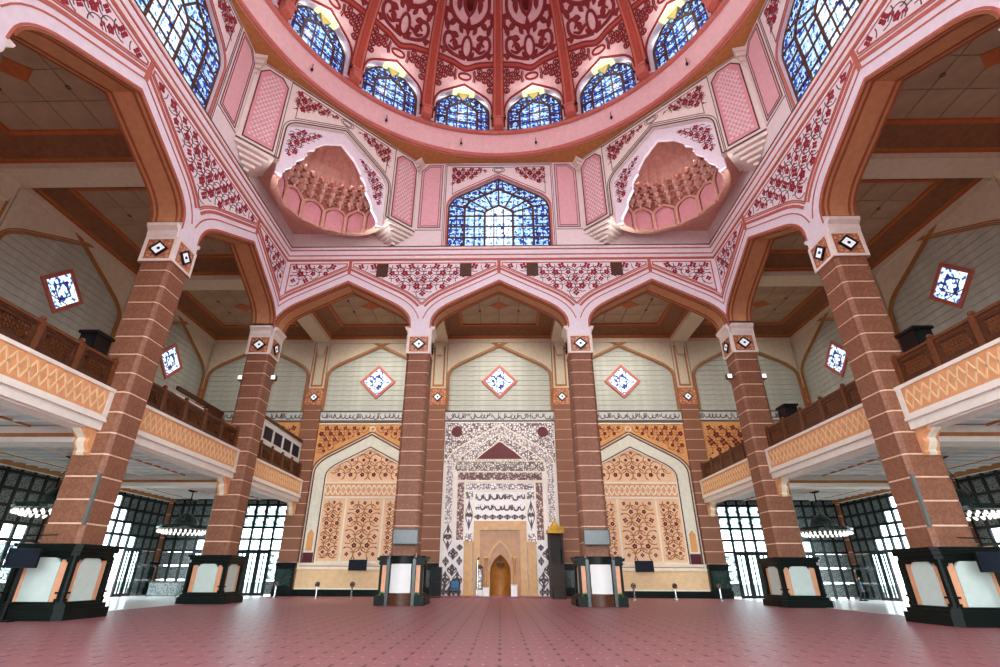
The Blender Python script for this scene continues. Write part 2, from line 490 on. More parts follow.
def scrollwork(poly, step, fr, y, cx=None, seed=1, stem=0.06, margin=None):
    """vine rings and flowers filling a polygon, mirrored about x = cx"""
    rnd = random.Random(seed); st, fl = MB(), MB()
    xs = [p[0] for p in poly]; zs = [p[1] for p in poly]
    cx = (min(xs)+max(xs))/2 if cx is None else cx
    mg = fr*0.9 if margin is None else margin
    rowi = 0; z = max(zs) - step*0.30
    while z > min(zs):
        x = 0.0 if rowi % 2 == 0 else step*0.5
        while x < max(xs) - cx + step:
            for sgn in ((1,) if x == 0 else (1, -1)):
                p = (cx + sgn*x, z)
                if inside(p, poly):
                    d = edge_dist(p, poly)
                    if d > mg:
                        flower(fl, p[0], p[1], fr*(0.85+0.3*((rowi*7+int(x*10)) % 3)/2), y, 4 + (rowi % 2), 0.4+rowi*0.7 if sgn > 0 else pi-0.4-rowi*0.7)
                    rr = step*0.5
                    arc = [q for q in ringpts(p[0], p[1], rr, (0.6 if sgn > 0 else pi-0.6), (0.6+4.6 if sgn > 0 else pi-0.6-4.6), 14)]
                    run = []
                    for q in arc + [(1e9, 1e9)]:
                        if q[0] < 1e8 and inside(q, poly) and edge_dist(q, poly) > stem: run.append(q)
                        else:
                            if len(run) > 2: st.strip(run, stem, y, 0.02)
                            run = []
                    for a in (1.2, 3.8):
                        aa = a if sgn > 0 else pi - a
                        q = (p[0]+rr*cos(aa), p[1]+rr*sin(aa))
                        if inside(q, poly) and edge_dist(q, poly) > fr*0.7: leaf(fl, q[0]-0.3*fr*cos(aa+1), q[1]-0.3*fr*sin(aa+1), aa+1.0, fr*0.75, fr*0.55, y, 0.03)
            x += step
        z -= step*0.62; rowi += 1
    return st, fl
def arabesque_scribble(x0, x1, z0, z1, y, seed, w=0.05):
    """flowing pen strokes like a carved line of calligraphy"""
    rnd = random.Random(seed); mb = MB(); h = z1 - z0; x = x0
    while x < x1 - 0.25*h:
        t = rnd.random()
        if t < 0.35:
            mb.strip([(x, z0+0.2*h), (x+0.02*h, z1-0.15*h)], [w*1.3, w], y, 0.015); x += 0.16*h
        elif t < 0.8:
            q = rnd.uniform(0.5, 0.9)*h; zc = z0+rnd.uniform(0.25, 0.5)*h
            pts = catmull([(x, zc+0.25*h), (x+0.15*q, zc-0.12*h), (x+0.55*q, zc-0.18*h), (x+0.9*q, zc+0.05*h), (x+q, zc+0.32*h)], 4)
            mb.strip([(min(a, x1), b) for a, b in pts], taper(len(pts), w*1.5), y, 0.015); x += q*0.75
        else:
            pts = ringpts(x+0.12*h, z0+rnd.uniform(0.4, 0.65)*h, 0.12*h, 0, 5.2, 8); mb.strip(pts, w, y, 0.015); x += 0.28*h
        if rnd.random() < 0.5: leaf(mb, x, z1-0.2*h, 0.5, 0.13*h, 0.1*h, y, 0.015)
    return mb

# ================================================================== floor
fl = obj('floor', MB().box(-45, 45, -30, 62, -0.3, 0), 'carpet', kind='structure')
tag(fl, 'pink red patterned carpet covering the whole prayer hall floor', 'floor')
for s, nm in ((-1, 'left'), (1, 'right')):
    ff = obj('aisle_light_spill_' + nm, MB().box(min(s*20.4, s*XW), max(s*20.4, s*XW), -3.6, YW, 0, 0.012), 'carpet_light_spill', kind='structure')  # door light whitening the aisle carpet, put in as a pale slab
    tag(ff, 'carpet whitened by painted door light under the %s gallery' % nm, 'floor')
gr = obj('ground_outside', MB().box(-120, 120, -120, 160, -0.6, -0.31), 'sandy', kind='structure')
tag(gr, 'pale paving outside the glazed doors', 'ground')

# ================================================================== columns
def chamf(h, c): return [(-h+c, -h), (h-c, -h), (h, -h+c), (h, h-c), (h-c, h), (-h+c, h), (-h, h-c), (-h, -h+c)]
SHAFT, CHF, PITCHZ = 0.84, 0.16, 1.035
course_me = mesh('stone_course', MB().flatplate(chamf(SHAFT, CHF), 0.0, PITCHZ - 0.075), 'stone')
top_me = mesh('stone_course', MB().flatplate(chamf(SHAFT, CHF), 0.0, 0.55), 'stone')
def diamond_parts(parent, y, z, hd, rz=0):
    d = lambda k: [(0, -k), (k, 0), (0, k), (-k, 0)]
    t = MB().plate(d(hd), y - 0.10, y, [d(hd*0.74)])
    f = obj('diamond_frame', t, 'black', parent, (0, 0, z), rz)
    obj('diamond_pane', MB().plate(d(hd*0.74), y - 0.05, y), 'diamond_pane', f)
    obj('diamond_boss', MB().plate(ringpts(0.02, 0, 0.09, n=8)[:-1], y - 0.09, y - 0.05), 'black', f)

# base of a free-standing column: shared meshes
plinth = MB().flatplate(chamf(1.52, 0.25), 0, 0.40).flatplate(chamf(1.42, 0.25), 0.40, 0.58).flatplate(chamf(1.3, 0.2), 0.58, 0.68)
plinth_me = mesh('plinth', plinth, 'green_black')
core_me = mesh('base_core', MB().box(-1.0, 1.0, -1.0, 1.0, 0.66, 2.5), 'green_black')
corn = MB().flatplate(chamf(1.42, 0.2), 2.80, 2.92).flatplate(chamf(1.34, 0.2), 2.62, 2.80).flatplate(chamf(1.24, 0.2), 2.44, 2.62)
corn_me = mesh('base_cornice', corn, 'green_black')
sc = [(-1.05, 2.5), (-1.05, 2.16), (-0.92, 2.20), (-0.88, 2.30), (-0.72, 2.30), (-0.66, 2.38), (-0.45, 2.40), (0, 2.42), (0.45, 2.40), (0.66, 2.38), (0.72, 2.30), (0.88, 2.30), (0.92, 2.20), (1.05, 2.16), (1.05, 2.5)]
scal_me = mesh('scalloped_valance', MB().plate(sc, -1.20, -1.10), 'green_black')
pan = [(-0.62, 0.68), (0.62, 0.68), (0.62, 2.16), (0.52, 2.26), (0.48, 2.34), (0.3, 2.38), (-0.3, 2.38), (-0.48, 2.34), (-0.52, 2.26), (-0.62, 2.16)]
pan_me = mesh('white_panel', MB().plate(pan, -1.10, -1.0), 'panel_grey')
pst_me = [mesh('peach_strip', MB().box(a, a + 0.28, -1.08, -1.0, 0.68, 2.3), 'peach_strip') for a in (-0.92, 0.64)]
post = MB().flatplate([(1.0, -1.22), (1.16, -1.22), (1.22, -1.16), (1.22, -1.0), (1.0, -1.0)], 0.66, 2.46).flatplate([(0.92, -1.28), (1.20, -1.28), (1.28, -1.20), (1.28, -0.92)], 0.98, 1.06).flatplate([(0.95, -1.26), (1.19, -1.26), (1.26, -1.19), (1.26, -0.95)], 0.66, 0.8)
post_me = mesh('corner_post', post, 'green_black')
plate_me = mesh('brass_plate', MB().box(-0.05, 0.05, -0.03, 0, 0.66, 0.86), 'gold')
cap_me = mesh('capital_block', MB().box(-HC, HC, -HC, HC, ZCAP0, ZCAP1), 'capital')
capf = MB().plate(rect(-HC, HC, ZCAP0, ZCAP1), -HC - 0.03, -HC, [rect(-0.70, 0.70, ZCAP0 + 0.16, ZCAP1 - 0.16)])
capf_me = mesh('capital_border', capf, 'cream_pink')
capp_me = mesh('capital_inlay', MB().box(-0.70, 0.70, -HC - 0.01, -HC, ZCAP0 + 0.16, ZCAP1 - 0.16), 'capital_pattern')

def make_column():
    t = thing('column', '', 'column', kind='thing')
    obj('joint_core', MB().flatplate(chamf(SHAFT - 0.02, CHF), 2.9, ZCAP0), 'stone_pale', t)
    z = 17.29
    obj('stone_course', top_me, None, t, (0, 0, 17.29))
    while z > 2.95:
        z -= PITCHZ
        obj('stone_course', course_me, None, t, (0, 0, z))
    obj('plinth', plinth_me, None, t); obj('base_core', core_me, None, t); obj('base_cornice', corn_me, None, t)
    obj('capital_block', cap_me, None, t)
    for k in range(4):
        a = k*pi/2
        obj('white_panel', pan_me, None, t, rz=a); [obj('peach_strip', q, None, t, rz=a) for q in pst_me]
        obj('scalloped_valance', scal_me, None, t, rz=a); obj('corner_post', post_me, None, t, rz=a)
        obj('capital_border', capf_me, None, t, rz=a); obj('capital_inlay', capp_me, None, t, rz=a)
        diamond_parts(t, -HC - 0.02, (ZCAP0 + ZCAP1)/2, 0.52, a)
    return t
col0 = make_column()
SPOTS = [((-6.5, Y1), 'banded brown stone column standing just left of the prayer niche'),
         ((6.5, Y1), 'banded brown stone column standing just right of the prayer niche, beside the minbar'),
         ((-XC, Y1), 'banded brown stone column at the far left corner under the dome'),
         ((XC, Y1), 'banded brown stone column at the far right corner under the dome'),
         ((-XC, Y1-BAY), 'large near banded stone column on the left with a monitor at its base'),
         ((XC, Y1-BAY), 'large near banded stone column on the right with a monitor at its base')]
COLS = []
for i, ((x, y), lb) in enumerate(SPOTS):
    c = col0 if i == 0 else dup(col0, (x, y, 0))
    c.location = (x, y, 0); c['label'] = lb; c['group'] = 'columns under the dome'
    if i < 2: c.scale = (1.09, 1.0, 1.0)
    COLS.append(c)
# grey conduits up the inner edge of the two near columns
for s, i in ((-1, 4), (1, 5)):
    obj('cable_duct', MB().box(-s*0.80 - 0.06, -s*0.80 + 0.06, -0.86, -0.74, 3.75, 6.0), 'duct_grey', COLS[i])

# ================================================================== arcade walls
ACX = (-BAY, 0, BAY)
def arcade(name, label, left_end, right_end, spans, grilles):
    """local frame: x along the wall, z up, face towards the hall at y = 0"""
    A0 = arch(BAY/2 - HC, 24.62)
    out = [(left_end, ZCOR), (left_end, ZCAP1)]
    for cx in ACX:
        out += [(cx - BAY/2 + HC, ZCAP1)] + sh(A0, cx) + [(cx + BAY/2 - HC, ZCAP1)]
    out += [(right_end, ZCAP1), (right_end, ZCOR)]
    cl = []
    for p in out:
        if not cl or hypot(p[0]-cl[-1][0], p[1]-cl[-1][1]) > 1e-3: cl.append(p)
    w = obj(name, MB().plate(cl, 0, TH), 'white_lilac', kind='structure')
    tag(w, label, 'wall')
    # soffit lining, impost mouldings and face stripes, one set for each arch
    lin_ = MB().plate(offset(A0, 0.01) + offset(A0, -0.10)[::-1], 0.12, TH - 0.12)
    lin_me = mesh('arch_soffit', lin_, 'peach')
    rib = MB()
    for y0 in (0.0, 0.30, TH - 0.42, TH - 0.12): rib.plate(offset(A0, 0.0) + offset(A0, -0.14)[::-1], y0, y0 + 0.12)
    rib_me = mesh('soffit_rib', rib, 'peach_brown')
    imp = MB()
    for s in (-1, 1):
        x0 = BAY/2 - HC
        pr = [(x0 + 0.02, ZCAP1), (x0 - 0.05, ZCAP1), (x0 - 0.10, ZCAP1 + 0.15), (x0 - 0.10, ZCAP1 + 0.42), (x0 - 0.30, ZCAP1 + 0.62), (x0 - 0.34, ZSPR + 0.05), (x0 + 0.02, ZSPR + 0.05)]
        pr = pr if s > 0 else mir(pr)
        imp.plate(pr, 0.06, TH - 0.06)
    imp_me = mesh('impost', imp, 'cream_pink')
    st = MB()
    for d, wd in ((0.06, 0.10), (0.72, 0.08), (1.16, 0.20), (1.40, 0.07)):
        o = offset(A0, d)
        o = [p for p in o if abs(p[0]) < BAY/2 - 0.03 + 0*d]
        # close the gap to the column axis
        if d < 0.5: o = [(-BAY/2 + HC - 0.06, ZSPR - 0.1)] + o + [(BAY/2 - HC + 0.06, ZSPR - 0.1)]
        elif d < 0.85: o = [(o[0][0], 21.0)] + [p for p in o if p[1] > 21.05] + [(o[-1][0], 21.0)]; o = [(-BAY/2 + 0.12, 21.0)] + o + [(BAY/2 - 0.12, 21.0)] if o[0][0] > -BAY/2 + 0.2 else o
        st.strip(o, wd, 0.0, 0.03)
    st.strip([(0, 25.45), (0, 26.75)], 0.28, 0, 0.035)
    st_me = mesh('arch_stripe', st, 'salmon')
    for cx in spans:
        obj('arch_soffit', lin_me, None, w, (cx, 0, 0)); obj('soffit_rib', rib_me, None, w, (cx, 0, 0))
        obj('impost', imp_me, None, w, (cx, 0, 0)); obj('arch_stripe', st_me, None, w, (cx, 0, 0))
    # cornice
    for nm, z0, z1, pr, m in (('cornice_band', 26.72, 26.92, 0.05, 'salmon'), ('cornice_band', 26.92, 27.22, 0.08, 'white_pink'), ('cornice_band', 27.22, 27.32, 0.12, 'salmon'),
                              ('cornice_band', 27.32, 27.74, 0.14, 'white_lilac'), ('cornice_band', 27.74, 27.84, 0.19, 'salmon'), ('cornice_band', 27.84, 28.06, 0.22, 'white_pink'), ('cornice_band', 28.06, ZCOR, 0.26, 'line_dark')):
        obj(nm, MB().box(-AP + 0.0, AP - 0.0, -pr, 0.02, z0, z1), m, w)
    # spandrel panels with vines
    o = offset(A0, 1.52)
    rh = [p for p in o if 0 <= p[0]]
    def clip(pts, xm):
        res = []
        for a, b in zip(pts, pts[1:]):
            res.append(a)
            if b[0] > xm:
                t = (xm - a[0])/(b[0]-a[0]); res.append((xm, a[1] + t*(b[1]-a[1]))); return res
        return res + [pts[-1]]
    half = clip(rh, BAY/2)
    half = [(0.28, 26.45), (0.28, half[0][1] - 0.12)] + [p for p in half if p[0] > 0.3]
    full = [(x - BAY/2, z) for x, z in half]           # left half about the column axis
    full = full + [(-x, z) for x, z in full[::-1]][1 if abs(full[-1][0]) < 1e-6 else 0:]
    endp = [(0.28, 26.45)] + half[1:]
    xe = AP - BAY                                        # end panels stop at the corner
    endp = clip(endp[1:], xe - 0.35); endp = [(0.28, 26.45)] + endp + [(xe - 0.35, 26.45)]
    for cx in (-BAY/2, BAY/2):
        if not any(abs(cx - s) <= BAY/2 + 0.1 for s in spans): continue
        p = obj('spandrel_panel', MB().poly(full, 0, 0.02), 'panel_white', w, (cx, 0, 0))
        stm, flw = scrollwork(full, 1.10, 0.28, -0.02, 0, seed=3, stem=0.055, margin=0.10)
        obj('vine_stems', stm, 'vine_grey', p, kind='stuff'); obj('vine_flowers', flw, 'leaf_red', p, kind='stuff')
        obj('panel_border', MB().strip(full, 0.09, 0, 0.04, True), 'salmon', p)
        if grilles:
            for s in (-1, 1):
                g = obj('speaker_grille', MB().plate(rect(-0.5, 0.5, -0.62, 0.62), -0.10, 0, ()), 'wood_dark', p, (s*3.62, -0.02, 25.72), label='dark square grille')
    for s in (-1, 1):
        if not any(abs(s*BAY - q) < 0.1 for q in spans): continue
        e = [(s*x, z) for x, z in endp]
        p = obj('spandrel_panel', MB().poly(e, 0, 0.02), 'panel_white', w, (s*BAY, 0, 0))
        stm, flw = scrollwork(e, 1.10, 0.28, -0.02, s*2.6, seed=5, stem=0.055, margin=0.10)
        obj('vine_stems', stm, 'vine_grey', p, kind='stuff'); obj('vine_flowers', flw, 'leaf_red', p, kind='stuff')
        bd = MB().strip(e, 0.10, 0, 0.04, True)
        obj('panel_border', bd, 'salmon', p)
    return w
wf = arcade('wall_arcade_front', 'pink and white arcade wall of three pointed arches before the prayer niche', -AP - TH, AP + TH, ACX, True)
wf.location = (0, YF, 0)
wl = arcade('wall_arcade_left', 'pink and white arcade wall over the left gallery', -AP, AP, (0, BAY), False)
wl.location = (-AP, YC, 0); wl.rotation_euler = (0, 0, pi/2)
wr = arcade('wall_arcade_right', 'pink and white arcade wall over the right gallery', -AP, AP, (-BAY, 0), False)
wr.location = (AP, YC, 0); wr.rotation_euler = (0, 0, -pi/2)

# ================================================================== drum: upper walls with the big windows
HS = AP * math.tan(pi/8)        # half side of the octagon
WIN = arch(4.65, 36.25, 0.56, 1.0, 1.1)
def stained_window(name, label, loc, rz):
    zb = ZCOR + 0.1
    w = obj(name, MB().plate([(-4.75, zb)] + offset(WIN, 0.08) + [(4.75, zb)], 0.0, 0.10, [[(-4.58, zb + 0.06)] + offset(WIN, -0.10) + [(4.58, zb + 0.06)]]), 'line_dark', kind='structure')
    tag(w, label, 'window', loc, rz)
    zs = [zb, 29.4, 30.6, 31.8]
    o_n = [(4.62, z) for z in zs] + [(4.62, 33.1), (3.75, 34.15), (2.1, 35.05), (0, 36.2)]
    m_n = [(3.15, z) for z in zs] + [(3.15, 32.9), (2.60, 33.6), (1.30, 34.3), (0, 35.0)]
    i_n = [(1.28, z) for z in zs] + [(1.28, 32.2), (1.0, 32.5), (0.55, 32.75), (0, 33.05)]
    bars = MB()
    for s in (-1, 1):
        for a, b, mt in ((o_n, m_n, 'glass_border'), (m_n, i_n, 'glass_middle')):
            for k in range(len(a) - 1):
                q = [a[k], a[k+1], b[k+1], b[k]]
                q = [(s*x, z) for x, z in q]
                ar = abs(sum(q[i-1][0]*q[i][1] - q[i][0]*q[i-1][1] for i in range(4)))/2
                obj('pane', MB().plate(q, 0.04, 0.06), mt, w)
            for k in range(1, len(a) - 1): bars.strip([(s*a[k][0], a[k][1]), (s*b[k][0], b[k][1])], 0.15, 0.05, 0.07)
        bars.strip([(s*x, z) for x, z in m_n], 0.20, 0.05, 0.09); bars.strip([(s*x, z) for x, z in i_n], 0.18, 0.05, 0.09)
        bars.strip([(s*x*0.5 + s*y*0.5, z) for (x, z), (y, _) in list(zip(m_n, i_n))[:5]], 0.10, 0.05, 0.06)
    for k in range(3): obj('pane', MB().plate(rect(-1.28, 1.28, zs[k], zs[k+1]), 0.04, 0.06), 'glass_centre', w)
    obj('pane', MB().plate([(-1.28, zs[3]), (1.28, zs[3]), (1.28, 32.2), (1.0, 32.5), (0, 33.05), (-1.0, 32.5), (-1.28, 32.2)], 0.04, 0.06), 'glass_centre', w)
    for z in zs[1:]: bars.strip([(-1.28, z), (1.28, z)], 0.13, 0.05, 0.07)
    for x in (-0.45, 0.45): bars.strip([(x, zb), (x, 32.6)], 0.10, 0.05, 0.06)
    bars.strip([(0, 33.05), (0, 36.2)], 0.16, 0.05, 0.07)
    obj('leading', bars, 'wood_dark', w)
    return w
def drum_wall(name, label, loc, rz):
    zb = ZCOR
    outl = [(-AP, zb), (-4.75, zb)] + offset(WIN, 0.06) + [(4.75, zb), (AP, zb), (AP, ZOCT), (-AP, ZOCT)]
    w = obj(name, MB().plate(outl, 0, 0.8), 'white_pink', kind='structure'); tag(w, label, 'wall', loc, rz)
    fr = MB().strip([(-4.75, zb)] + offset(WIN, 0.14) + [(4.75, zb)], 0.16, 0, 0.08)
    obj('window_surround', fr, 'ring_salmon', w)
    st = MB()
    st.strip([(-4.98, zb), (-4.98, 37.75), (4.98, 37.75), (4.98, zb)], 0.05, 0, 0.03)
    st.strip([(-5.12, zb), (-5.12, 37.9), (5.12, 37.9), (5.12, zb)], 0.04, 0, 0.03)
    st.strip([(-7.6, 30.05), (-5.2, 30.05)], 0.05, 0, 0.03); st.strip([(7.6, 30.05), (5.2, 30.05)], 0.05, 0, 0.03)
    ap = offset(WIN, 0.42); ap = [p for p in ap if p[1] > 34.0]
    tri = [(ap[0][0], 37.5), ap[0]] + ap[1:-1] + [ap[-1], (ap[-1][0], 37.5)]
    st.strip(tri, 0.05, 0, 0.03, True)
    for s in (-1, 1):
        P = [(s*5.35, 30.3), (s*7.35, 30.3), (s*7.35, 37.0), (s*6.7, 37.75), (s*5.35, 37.75)]
        p = obj('pink_panel', MB().poly(P, 0, 0.03), 'pink', w)
        b = MB().strip(P, 0.06, -0.03, 0.03, True)
        P2 = [(s*5.55, 30.5), (s*7.15, 30.5), (s*7.15, 36.9), (s*6.6, 37.55), (s*5.55, 37.55)]
        b.strip(P2, 0.04, -0.03, 0.03, True); obj('panel_border', b, 'line_dark', p)
        F = [(s*0.9, 36.9), (s*4.6, 34.9), (s*4.6, 37.45), (s*0.9, 37.45)]
        stm, flw = scrollwork(F, 0.80, 0.25, -0.02, s*3.4, seed=9, stem=0.04, margin=0.15)
        obj('vine_stems', stm, 'vine_grey', w, kind='stuff'); obj('vine_flowers', flw, 'leaf_red', w, kind='stuff')
    st.strip(ringpts(0, 37.15, 0.22, n=12, rx=0.42), 0.05, 0, 0.03); st.strip(ringpts(0, 37.15, 0.34, n=12, rx=0.6), 0.04, 0, 0.03)
    obj('wall_stripe', st, 'line_dark', w)
    return w
for nm, side, loc, rz, n in (('wall_drum_front', 'above the middle arch', (0, YF, 0), 0, 1), ('wall_drum_left', 'above the left arcade', (-AP, YC, 0), pi/2, 2), ('wall_drum_right', 'above the right arcade', (AP, YC, 0), -pi/2, 3)):
    drum_wall(nm, 'cream pink drum wall ' + side, loc, rz)
    stained_window('window_%d' % n, 'large pointed blue stained glass window ' + side, (loc[0] - 0.25*sin(rz), loc[1] + 0.25*cos(rz), 0), rz)

# ================================================================== corner squinches with honeycomb niches
def squinch(name, label, loc, rz):
    """local frame: x along the diagonal, y into the corner, face at y = 0"""
    Z0 = 29.75
    ARO = arch(4.55, 36.2, 0.56, 0.8, 0.9)
    L0 = HS + 0.02
    outl = [(-L0, Z0), (-4.55, Z0)] + ARO + [(4.55, Z0), (L0, Z0), (L0, ZOCT), (-L0, ZOCT)]
    w = obj(name, MB().plate(outl, -0.12, 0.45), 'cream_pink', kind='structure'); tag(w, label, 'wall', loc, rz)
    st = MB()
    for d, wd in ((0.12, 0.10), (0.32, 0.05)): st.strip([(-4.55 - d, Z0 + 0.05)] + offset(ARO, d) + [(4.55 + d, Z0 + 0.05)], wd, -0.12, 0.04)
    st.strip([(-4.98, Z0), (-4.98, 37.8), (4.98, 37.8), (4.98, Z0)], 0.05, -0.12, 0.03)
    st.strip([(-L0, 37.9), (L0, 37.9)], 0.05, -0.12, 0.03); st.strip([(-L0, Z0 + 0.06), (-4.7, Z0 + 0.06)], 0.1, -0.12, 0.04); st.strip([(L0, Z0 + 0.06), (4.7, Z0 + 0.06)], 0.1, -0.12, 0.04)
    ap = [p for p in offset(ARO, 0.5) if p[1] > 34.4]
    st.strip([(ap[0][0], 37.5)] + ap + [(ap[-1][0], 37.5)], 0.05, -0.12, 0.03, True)
    st.strip(ringpts(0, 37.15, 0.2, n=12, rx=0.42), 0.05, -0.12, 0.03); st.strip(ringpts(0, 37.15, 0.32, n=12, rx=0.62), 0.04, -0.12, 0.03)
    obj('wall_stripe', st, 'line_dark', w)
    for s in (-1, 1):
        P = [(s*5.2, 30.15), (s*7.35, 30.15), (s*7.35, 36.9), (s*6.8, 37.55), (s*5.75, 37.55), (s*5.2, 36.9)]
        p = obj('lattice_panel', MB().poly(P, -0.12, 0.03), 'pink_deep', w)
        b = MB().strip(P, 0.09, -0.15, 0.03, True); b.strip([(5.0*s + (x - 5.0*s), z) for x, z in P], 0.02, -0.15, 0.04, True)
        obj('panel_border', b, 'line_dark', p)
        k = MB(); inner = [(s*5.42, 30.4), (s*7.13, 30.4), (s*7.13, 36.8), (s*6.7, 37.3), (s*5.85, 37.3), (s*5.42, 36.8)]
        z = 30.62; r_ = 0
        while z < 37.2:
            for i in range(5):
                x = s*(5.55 + 0.36*i + (0.18 if r_ % 2 else 0))
                if inside((x, z), inner) and edge_dist((x, z), inner) > 0.1:
                    for a in range(3):
                        aa = a*pi/3 + 0.26*(r_ % 2)
                        k.strip([(x - 0.13*cos(aa), z - 0.13*sin(aa)), (x + 0.13*cos(aa), z + 0.13*sin(aa))], 0.05, -0.15, 0.03)
            z += 0.26; r_ += 1
        obj('lattice', k, 'white_pink', p, kind='stuff')
        F = [(s*0.75, 36.95), (s*4.7, 34.95), (s*4.7, 37.4), (s*0.75, 37.4)]
        stm, flw = scrollwork(F, 0.80, 0.25, -0.14, s*3.4, seed=11, stem=0.04, margin=0.15)
        obj('vine_stems', stm, 'vine_grey', w, kind='stuff'); obj('vine_flowers', flw, 'leaf_red', w, kind='stuff')
        # stepped corbels under the ends of the block
        cb = MB()
        for kx in range(5):
            a, b_ = 4.95 + 0.30*kx, L0 - 0.02 - 0.30*kx
            cb.box(min(s*a, s*b_), max(s*a, s*b_), -0.10 + 0.26*kx, 2.2, Z0 - 0.30*(kx + 1), Z0 - 0.30*kx - 0.05)
            cb.box(min(s*(a+.1), s*(b_-.1)), max(s*(a+.1), s*(b_-.1)), 0.0 + 0.26*kx, 2.2, Z0 - 0.30*kx - 0.05, Z0 - 0.30*kx)
        obj('stepped_corbel', cb, 'cream_pink', w)
    # white scalloped arch edge inside the frame
    lob = []
    hf = [(4.15, 28.7), (3.95, 29.3), (3.45, 30.2), (2.95, 31.2), (2.55, 32.1), (2.05, 33.1), (1.3, 34.05)]
    inn = [(-x, z) for x, z in hf] + [(0, 34.95)] + hf[::-1]
    dense = []
    for a, b in zip(inn, inn[1:]):
        n = max(1, int(hypot(b[0]-a[0], b[1]-a[1])/0.25))
        dense += [(a[0] + (b[0]-a[0])*i/n, a[1] + (b[1]-a[1])*i/n) for i in range(n)]
    dense.append(inn[-1])
    nd = len(dense); scal = []
    for i, p in enumerate(dense):
        d = p[0], p[1]
        k = abs(sin(pi*5*i/(nd - 1)*2)) if p[1] < 33.0 else 0.6
        cxz = (0, 31.5); vx, vz = cxz[0]-p[0], cxz[1]-p[1]; l = hypot(vx, vz) or 1
        scal.append((p[0] - vx/l*0.28*(k - 0.4), p[1] - vz/l*0.28*(k - 0.4)))
    frame = [(-4.6, 28.85), (-4.6, Z0)] + offset(ARO, 0.03) + [(4.6, Z0), (4.6, 28.85)] + scal[::-1]
    sa = obj('scalloped_arch', MB().plate(frame, 0.18, 0.45), 'white_lilac', w)
    bead = MB()
    for i in range(nd):
        if i % 5 == 2 and dense[i][1] < 33.0: bead.ball((scal[i][0], 0.16, scal[i][1]), 0.13, 6)
    obj('bead', bead, 'white_lilac', sa, kind='stuff')
    for s in (-1, 1):
        F = [(s*1.3, 35.1), (s*3.9, 33.8), (s*4.45, 33.1), (s*4.4, 30.6), (s*3.7, 30.8), (s*2.7, 32.8), (s*1.7, 34.2)]
        stm, flw = scrollwork(F, 0.78, 0.22, 0.17, s*3.2, seed=4, stem=0.05, margin=0.14)
        obj('vine_stems', stm, 'vine_grey', sa, kind='stuff'); obj('vine_flowers', flw, 'leaf_red', sa, kind='stuff')
    # niche shell (half a vessel), fluted top and rows of honeycomb cells
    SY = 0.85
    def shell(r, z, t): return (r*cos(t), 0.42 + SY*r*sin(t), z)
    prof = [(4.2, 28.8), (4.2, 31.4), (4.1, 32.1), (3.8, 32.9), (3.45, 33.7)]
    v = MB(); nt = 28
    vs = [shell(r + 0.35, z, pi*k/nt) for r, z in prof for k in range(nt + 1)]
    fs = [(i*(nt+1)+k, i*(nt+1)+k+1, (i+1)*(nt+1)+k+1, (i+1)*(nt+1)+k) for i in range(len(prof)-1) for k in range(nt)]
    obj('niche_shell', v.add(vs, fs), 'muqarnas_shade', w)  # darker copy of the cell colour, paints shade into the gaps between cells
    dv = MB(); npl = 72; pr2 = [(3.40, 33.45), (3.25, 33.9), (2.9, 34.6), (2.2, 35.3), (1.2, 35.8), (0.05, 36.05)]
    vs = []
    for i, (r, z) in enumerate(pr2):
        for k in range(npl + 1):
            fl_ = 0.26*abs(sin(k*pi*12/npl))*(1 - i/6.0)
            vs.append(shell(r + fl_ - 0.1, z, pi*k/npl))
    fs = [(i*(npl+1)+k, i*(npl+1)+k+1, (i+1)*(npl+1)+k+1, (i+1)*(npl+1)+k) for i in range(len(pr2)-1) for k in range(npl)]
    obj('fluted_half_dome', dv.add(vs, fs), 'muqarnas', w)
    cell = MB(); tip = MB()
    for row, (z, rr, n, hgt, ins) in enumerate(((33.05, 3.55, 12, 0.62, 0.30), (32.5, 3.85, 13, 0.62, 0.34), (31.95, 4.1, 14, 0.62, 0.36), (31.4, 4.25, 15, 0.62, 0.36))):
        for k in range(n):
            tc_ = pi*(k + (1.0 if row % 2 else 0.5))/n; hw_ = pi/n*0.36
            if tc_ + hw_ > pi: continue
            A_ = [shell(rr + 0.30, z + hgt, tc_ - hw_), shell(rr - ins, z + hgt*0.92, tc_ - hw_*0.55), shell(rr - ins, z + hgt*0.92, tc_ + hw_*0.55), shell(rr + 0.30, z + hgt, tc_ + hw_)]
            B_ = [shell(rr + 0.22, z + hgt*0.4, tc_ - hw_*0.9), shell(rr - ins*0.8, z + hgt*0.3, tc_ - hw_*0.35), shell(rr - ins*0.8, z + hgt*0.3, tc_ + hw_*0.35), shell(rr + 0.22, z + hgt*0.4, tc_ + hw_*0.9)]
            T_ = shell(rr - ins*0.2, z - hgt*0.1, tc_)
            cell.add(A_ + B_ + [T_], [(0, 1, 5, 4), (1, 2, 6, 5), (2, 3, 7, 6), (0, 3, 2, 1), (4, 5, 8), (5, 6, 8), (6, 7, 8), (7, 4, 8)])
            tip.ball(T_, 0.09, 5)
            # little arch joining neighbours
            t2 = tc_ + pi/n
            if t2 < pi: cell.tube([shell(rr + 0.1, z + hgt*0.7, tc_ + hw_*0.6), shell(rr + 0.05, z + hgt*1.0, (tc_ + t2)/2), shell(rr + 0.1, z + hgt*0.7, t2 - hw_*0.6)], 0.07, 4)
    obj('honeycomb_cells', cell, 'muqarnas', w, kind='stuff'); obj('honeycomb_tips', tip, 'white_pink', w, kind='stuff')
    # pink arched panels at the foot, ribs between, wavy sill
    nP = 7
